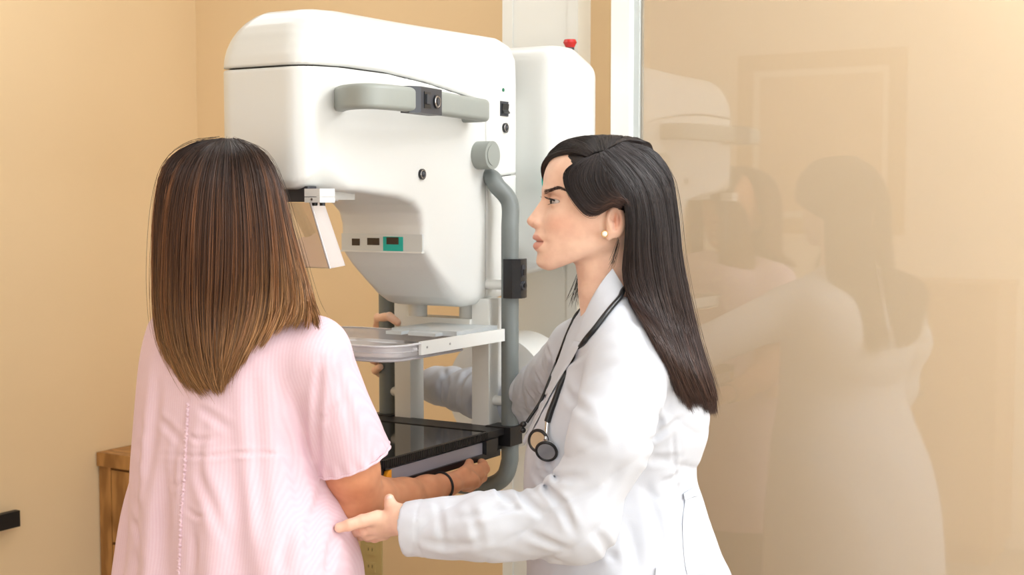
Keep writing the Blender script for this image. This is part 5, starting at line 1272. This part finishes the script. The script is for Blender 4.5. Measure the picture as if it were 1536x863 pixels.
# trousers and shoes
M_dtr = mat('charcoal_trousers', (50, 50, 56), .8, bump=.2)
def f_dtr(p):
    d = None
    for s in (-1, 1):
        h = np.array([doc_o[0], YD + .09 * s, .9]); kn = h + [-.01, 0, -.44]; an = h + [.02, 0, -.80]; e = chain(p, [(h, .082), (kn, .075), (an, .07)], .03); d = e if d is None else smin(d, e, .02)
    return np.maximum(d, .085 - p[:, 2])
sdf_obj('trousers', f_dtr, (doc_o[0] - .2, 1.95, .05), (doc_o[0] + .2, 2.45, 1.02), .009, M_dtr, doctor, origin=doc_o).location = (0, 0, 0)
M_dsh = mat('black_shoe', (28, 27, 28), .4)
for s in (-1, 1):
    c = (doc_o[0] - .04, YD + .09 * s)
    def f_sh(p, c=c): return np.maximum(ell(p, (c[0], c[1], .045), (.14, .052, .055)), -p[:, 2])
    sdf_obj('shoe', f_sh, (c[0] - .16, c[1] - .08, -.01), (c[0] + .16, c[1] + .08, .12), .006, M_dsh, doctor, origin=doc_o).location = (0, 0, 0)
# ---- hair
def hg(pts, sgn=1): return [np.array([*A(x, y, YD - l)]) for x, y, l in pts]
tor = lambda p: smin(f_torso(p), f_near(p), .01)
def settle(G_, d0=.008):
    G_ = np.array(G_); sh = G_.shape; q = push_out(G_.reshape(-1, 3), tor, d0, np.tile([0, -1., 0], (sh[0] * sh[1], 1)), 30); q2 = q.copy()
    # keep the traced outline while the depth changes
    for i, (a, b) in enumerate(zip(G_.reshape(-1, 3), q)):
        r_ = (a - [0, 0, CAMZ]) / a[1]; q2[i] = np.array([0, 0, CAMZ]) + r_ * b[1]
    return q2.reshape(sh)
GA = [[(893, 240, .062), (908, 262, .080), (928, 288, .088), (939, 320, .089), (938, 365, .084), (935, 410, .078), (946, 452, .085), (976, 500, .10), (1003, 560, .10), (1012, 592, .10)],
      [(900, 237, .058), (922, 256, .078), (942, 286, .088), (950, 325, .090), (950, 372, .086), (952, 420, .082), (970, 468, .09), (996, 520, .09), (1018, 580, .09), (1034, 622, .085)],
      [(910, 234, .052), (938, 252, .072), (960, 286, .082), (968, 330, .085), (970, 382, .082), (978, 434, .08), (994, 486, .08), (1014, 536, .08), (1034, 586, .075), (1048, 614, .07)],
      [(920, 230, .044), (955, 248, .062), (980, 284, .068), (990, 332, .070), (994, 386, .068), (1003, 440, .066), (1018, 494, .064), (1034, 545, .062), (1052, 592, .058), (1061, 622, .054)],
      [(930, 224, .034), (968, 238, .046), (996, 276, .048), (1006, 328, .048), (1011, 382, .047), (1020, 438, .046), (1034, 494, .045), (1048, 545, .043), (1063, 594, .040), (1070, 626, .038)],
      [(938, 214, .018), (978, 226, .018), (1004, 264, .016), (1014, 318, .015), (1019, 374, .014), (1029, 432, .013), (1042, 490, .012), (1056, 542, .012), (1070, 590, .011), (1074, 627, .010)]]
Gn = settle([hg(g) for g in GA])
GAf = [[(x, y, -l * .98) for x, y, l in g] for g in GA[::-1]]
Gfar = np.array([hg(g) for g in GAf])
for i, g in enumerate(GAf):
    for j, (x, y, l) in enumerate(g): Gfar[i, j] = A(x + (2 if j < 3 else 0), y, YD - l)
GB = [[(893, 240, .062), (866, 246, .068), (850, 262, .066), (853, 286, .072), (866, 307, .078), (880, 321, .0815), (893, 324, .084), (906, 317, .086), (918, 309, .090), (932, 312, .094)],
      [(893, 238, .062), (872, 248, .070), (862, 266, .072), (866, 287, .077), (877, 303, .081), (888, 313, .083), (898, 315, .085), (909, 310, .088), (920, 305, .091), (934, 309, .095)],
      [(896, 237, .061), (884, 250, .073), (879, 268, .077), (884, 284, .081), (891, 295, .083), (898, 302, .085), (906, 304, .087), (914, 302, .089), (924, 301, .092), (936, 306, .095)],
      [(900, 237, .060), (900, 252, .076), (900, 268, .081), (904, 280, .084), (909, 288, .086), (914, 293, .088), (919, 296, .090), (925, 297, .091), (932, 298, .093), (940, 304, .095)],
      [(905, 236, .058), (916, 252, .077), (920, 266, .083), (924, 276, .087), (927, 283, .089), (931, 289, .090), (935, 294, .091), (938, 298, .092), (942, 304, .093), (945, 312, .094)]]
Gs = np.array([hg(g) for g in GB])
# crown: from the parting forward and over to the far side
GC = [[(884, 240, .064), (864, 236, .052), (846, 238, .036), (832, 242, .016), (823, 250, -.006), (818, 262, -.028), (822, 280, -.052), (836, 300, -.070)],
      [(888, 238, .062), (866, 226, .046), (846, 224, .026), (830, 231, .006), (821, 243, -.016), (819, 258, -.038), (828, 280, -.062), (846, 305, -.078)],
      [(893, 236, .060), (874, 217, .036), (852, 214, .014), (836, 222, -.006), (826, 236, -.028), (826, 256, -.050), (838, 282, -.070), (858, 310, -.083)],
      [(900, 234, .058), (888, 210, .026), (868, 208.5, .004), (850, 215, -.018), (840, 230, -.040), (842, 254, -.060), (856, 284, -.078), (878, 320, -.088)],
      [(908, 233, .055), (906, 207, .020), (894, 207, -.004), (880, 213, -.030), (872, 230, -.052), (874, 256, -.070), (886, 290, -.084), (905, 330, -.090)],
      [(918, 230, .048), (930, 207, .014), (926, 208, -.010), (918, 214, -.036), (912, 232, -.058), (912, 260, -.076), (920, 296, -.087), (930, 340, -.090)],
      [(928, 225, .036), (950, 209, .010), (954, 211, -.014), (952, 218, -.036), (950, 238, -.058), (950, 268, -.074), (954, 304, -.084), (958, 350, -.086)],
      [(938, 214, .018), (966, 215, .006), (976, 220, -.010), (980, 230, -.030), (982, 250, -.046), (984, 280, -.058), (986, 316, -.064), (990, 360, -.066)]]
Gc = np.array([hg(g) for g in GC])
hcD = A(915, 300, YD)
def d_out(P):
    d = P - hcD; z = P[:, 2] - 1.52; d[:, 2] = np.where(z > 0, z, 0); d[:, 0] *= .8; return d / (np.linalg.norm(d, axis=1, keepdims=True) + 1e-9)
def dcol(U, T, n):
    r = rng.uniform(0, 1, (n, 1, 1)); t = T[:, :, None]; band = (.5 + .5 * np.sin(U * 47 + 2))[:, None, None]
    r = r ** 1.6; a = L3((36, 28, 27)) * (.5 + 1.5 * r); b_ = L3((78, 55, 46)) * (.45 + 1.3 * r); k = sm(t, .3, .95) * (.55 + .45 * band); return a * (1 - k) + b_ * k
def off_head(G_, d0=.0045):
    sh = G_.shape; q = G_.reshape(-1, 3).copy()
    for _ in range(16):
        d = headD(q.astype(np.float32)); m = np.clip(d0 - d, 0, .006); q = q + d_out(q) * m[:, None]
    return q.reshape(sh)
Gc = off_head(Gc); Gs = off_head(Gs, .006); Gn = off_head(Gn); Gfar = off_head(Gfar)
HD = Hair()
dark = lambda U, T, n: dcol(U, T, n) * .45
for G_, nst, cl in ((Gn, 5200, 34), (Gfar, 1300, 30), (Gs, 1700, 14), (Gc, 3400, 26)):
    HD.sheet(G_, 50, 46, dark, .004, d_out, u0={0: .04, 1: .04, 2: .13, 3: .10}[[id(Gn), id(Gfar), id(Gs), id(Gc)].index(id(G_))], t1=.84 if G_ is Gn or G_ is Gfar else 1.0, thick=.005)
    HD.strands(G_, nst, dcol, r=.00042, m=22, out=d_out, clump=cl, wav=.0012 if G_ is Gs else .0018, lift=.0035, depth=.003, tmin=(0, .02), tmax=(.84, 1.01) if (G_ is Gn or G_ is Gfar) else (.97, 1.0))
Ge = Gs[:2].copy(); Ge[0] += [-.004, -.001, .0]; HD.strands(Ge, 150, dcol, r=.0003, m=22, out=d_out, clump=60, wav=.002, lift=.002, tmax=(.5, 1.0))
HD.strands(Gn, 160, dcol, r=.00028, m=22, out=d_out, clump=200, wav=.005, lift=.010)
# loose wisps under the chin on the far side and on the nape
Gw = np.array([hg(g) for g in ([(868, 404, -.02), (862, 420, -.025), (856, 436, -.03), (851, 450, -.03), (848, 458, -.03)], [(872, 404, -.02), (869, 424, -.025), (865, 442, -.03), (862, 456, -.03), (861, 466, -.03)])])
HD.strands(Gw, 26, dcol, r=.0003, m=14, out=None, clump=4, wav=.004, tmax=(.6, 1))
Gw2 = np.array([hg(g) for g in ([(926, 350, .078), (918, 372, .07), (911, 392, .064), (905, 402, .06)], [(930, 365, .08), (926, 385, .075), (921, 400, .07), (914, 410, .068)])])
HD.strands(Gw2, 14, dcol, r=.0003, m=14, out=None, clump=9, wav=.003, tmax=(.6, 1))
# skull cap under the strands: only where hair grows
def f_cap(p):
    ff, ll, zz = locD(p); k = 1 / 931.; y = 300 - zz / k; x = 880 - ff / k
    d = headD(p) - .0015
    hl = np.interp(y, (200, 225, 240, 262, 285, 305, 325, 345, 420), (842, 842, 848, 860, 880, 900, 938, 942, 950))    # hairline
    return np.maximum(d, np.maximum((hl - x) * k, 1.375 - p[:, 2]))
cV, cF = nets(f_cap, (A(830, 300, YD)[0], 2.10, 1.36), (A(1020, 300, YD)[0], 2.30, 1.64), .004)
HD.solid(cV, cF, L3((28, 20, 19)))
hairD = HD.build('hair', M_hair, doctor, doc_o); hairD['label'] = 'long straight dark brown hair with a side parting, tucked behind the ear'
# ================================================================== stethoscope round the doctor's neck
M_rub = mat('black_tubing', (20, 22, 24), .32); M_chr = mat('chrome', (210, 210, 212), .12, 1)
stt = tag(empty('stethoscope', tuple(A(815, 655, 2.12))), 'black stethoscope with chrome chest piece hanging round the neck of the doctor', 'stethoscope')
so_ = np.array(stt.location)
def sl_(p): return tuple(np.asarray(p) - so_)
n1_ = on_coat([936, 930, 918, 905, 892, 881, 875], [434, 446, 460, 476, 493, 506, 514], .008, f_coll)
nm_ = on_coat([866, 853], [528, 555], -.012)
n2_ = on_coat([841, 836, 831, 825, 821], [576, 590, 604, 620, 633], .007)
path = catmull([A(965, 424, 2.20), A(950, 425, 2.15)] + list(n1_) + list(nm_) + list(n2_), 6)
nn = len(path)
tube('tubing', [sl_(q) for q in path], .0042, M_rub, stt, n=14, scale=[1.0 + .25 * sm(i / nn, .75, .95) for i in range(nn)])
far = on_coat([868, 858, 850, 842, 834, 826, 812, 796, 790], [470, 488, 506, 524, 545, 566, 600, 625, 634], .006, f_torso)
far[:3, 1] += .02
tube('binaural_tube', [sl_(q) for q in catmull([A(965, 424, 2.20), A(930, 430, 2.25), A(895, 445, 2.24)] + list(far), 6)], .0028, M_rub, stt, n=12)
ce = on_coat([809], [661], .016)[0]; ce2 = on_coat([818], [668], .012)[0]
stem0 = path[-1]
tube('stem', [sl_(q) for q in catmull([stem0, (stem0 + ce2) / 2 + [0, -.003, 0], ce2 + [0, -.004, .008]], 6)], .0034, M_chr, stt)
def disc(name, c, nrm, r, t, m, parent, r2=None, bevel=.0012): c = np.asarray(c); nrm = np.asarray(nrm) / np.linalg.norm(nrm); return cyl(name, sl_(c - nrm * t / 2), sl_(c + nrm * t / 2), r, m, parent, r2=r2, n=40, bevel=bevel)
n_a = np.array([-.55, -.83, .02])
cp_ = disc('chest_piece', ce + [0, -.002, 0], n_a, .0165, .006, M_chr, stt)
def ring(name, c, nrm, R_, r, m, parent):
    nrm = np.asarray(nrm) / np.linalg.norm(nrm); a = np.cross(nrm, [0, 0, 1]); a /= np.linalg.norm(a); b = np.cross(nrm, a)
    return bmobj(name, sweep_bm([sl_(np.asarray(c) + (a * math.cos(t) + b * math.sin(t)) * R_) for t in np.linspace(0, 2 * PI, 49)], circ(r, 10), up=tuple(nrm)), m, parent)
c1 = ce + [0, -.002, 0] + n_a * .003
ring('rubber_rim', c1, n_a, .0165, .0026, M_rub, cp_); disc('diaphragm', c1 + n_a * .0005, n_a, .0145, .001, mat('diaphragm', (200, 190, 175), .15, .7), cp_)
n_b = np.array([-.25, -.9, -.35]); c2 = ce2 + [.003, -.004, -.006]
bl = disc('bell', c2, n_b, .013, .014, M_chr, stt, r2=.0155); ring('bell_rim', c2 + n_b * .006, n_b, .0158, .0024, M_rub, bl)
et = on_coat([787, 786], [636, 645], .006, f_torso)
for q in et: ellipsoid('ear_tip', sl_(q + [-.002, -.004, 0]), (.0052, .0052, .0050), M_rub, stt)
sc = bpy.context.scene
sc.view_settings.view_transform = 'Standard'; sc.view_settings.look = 'None'; sc.view_settings.gamma = 1; sc.view_settings.use_curve_mapping = False
sc.view_settings.exposure = -0.12
sc.cycles.max_bounces = 10; sc.cycles.transparent_max_bounces = 16; sc.cycles.use_denoising = True
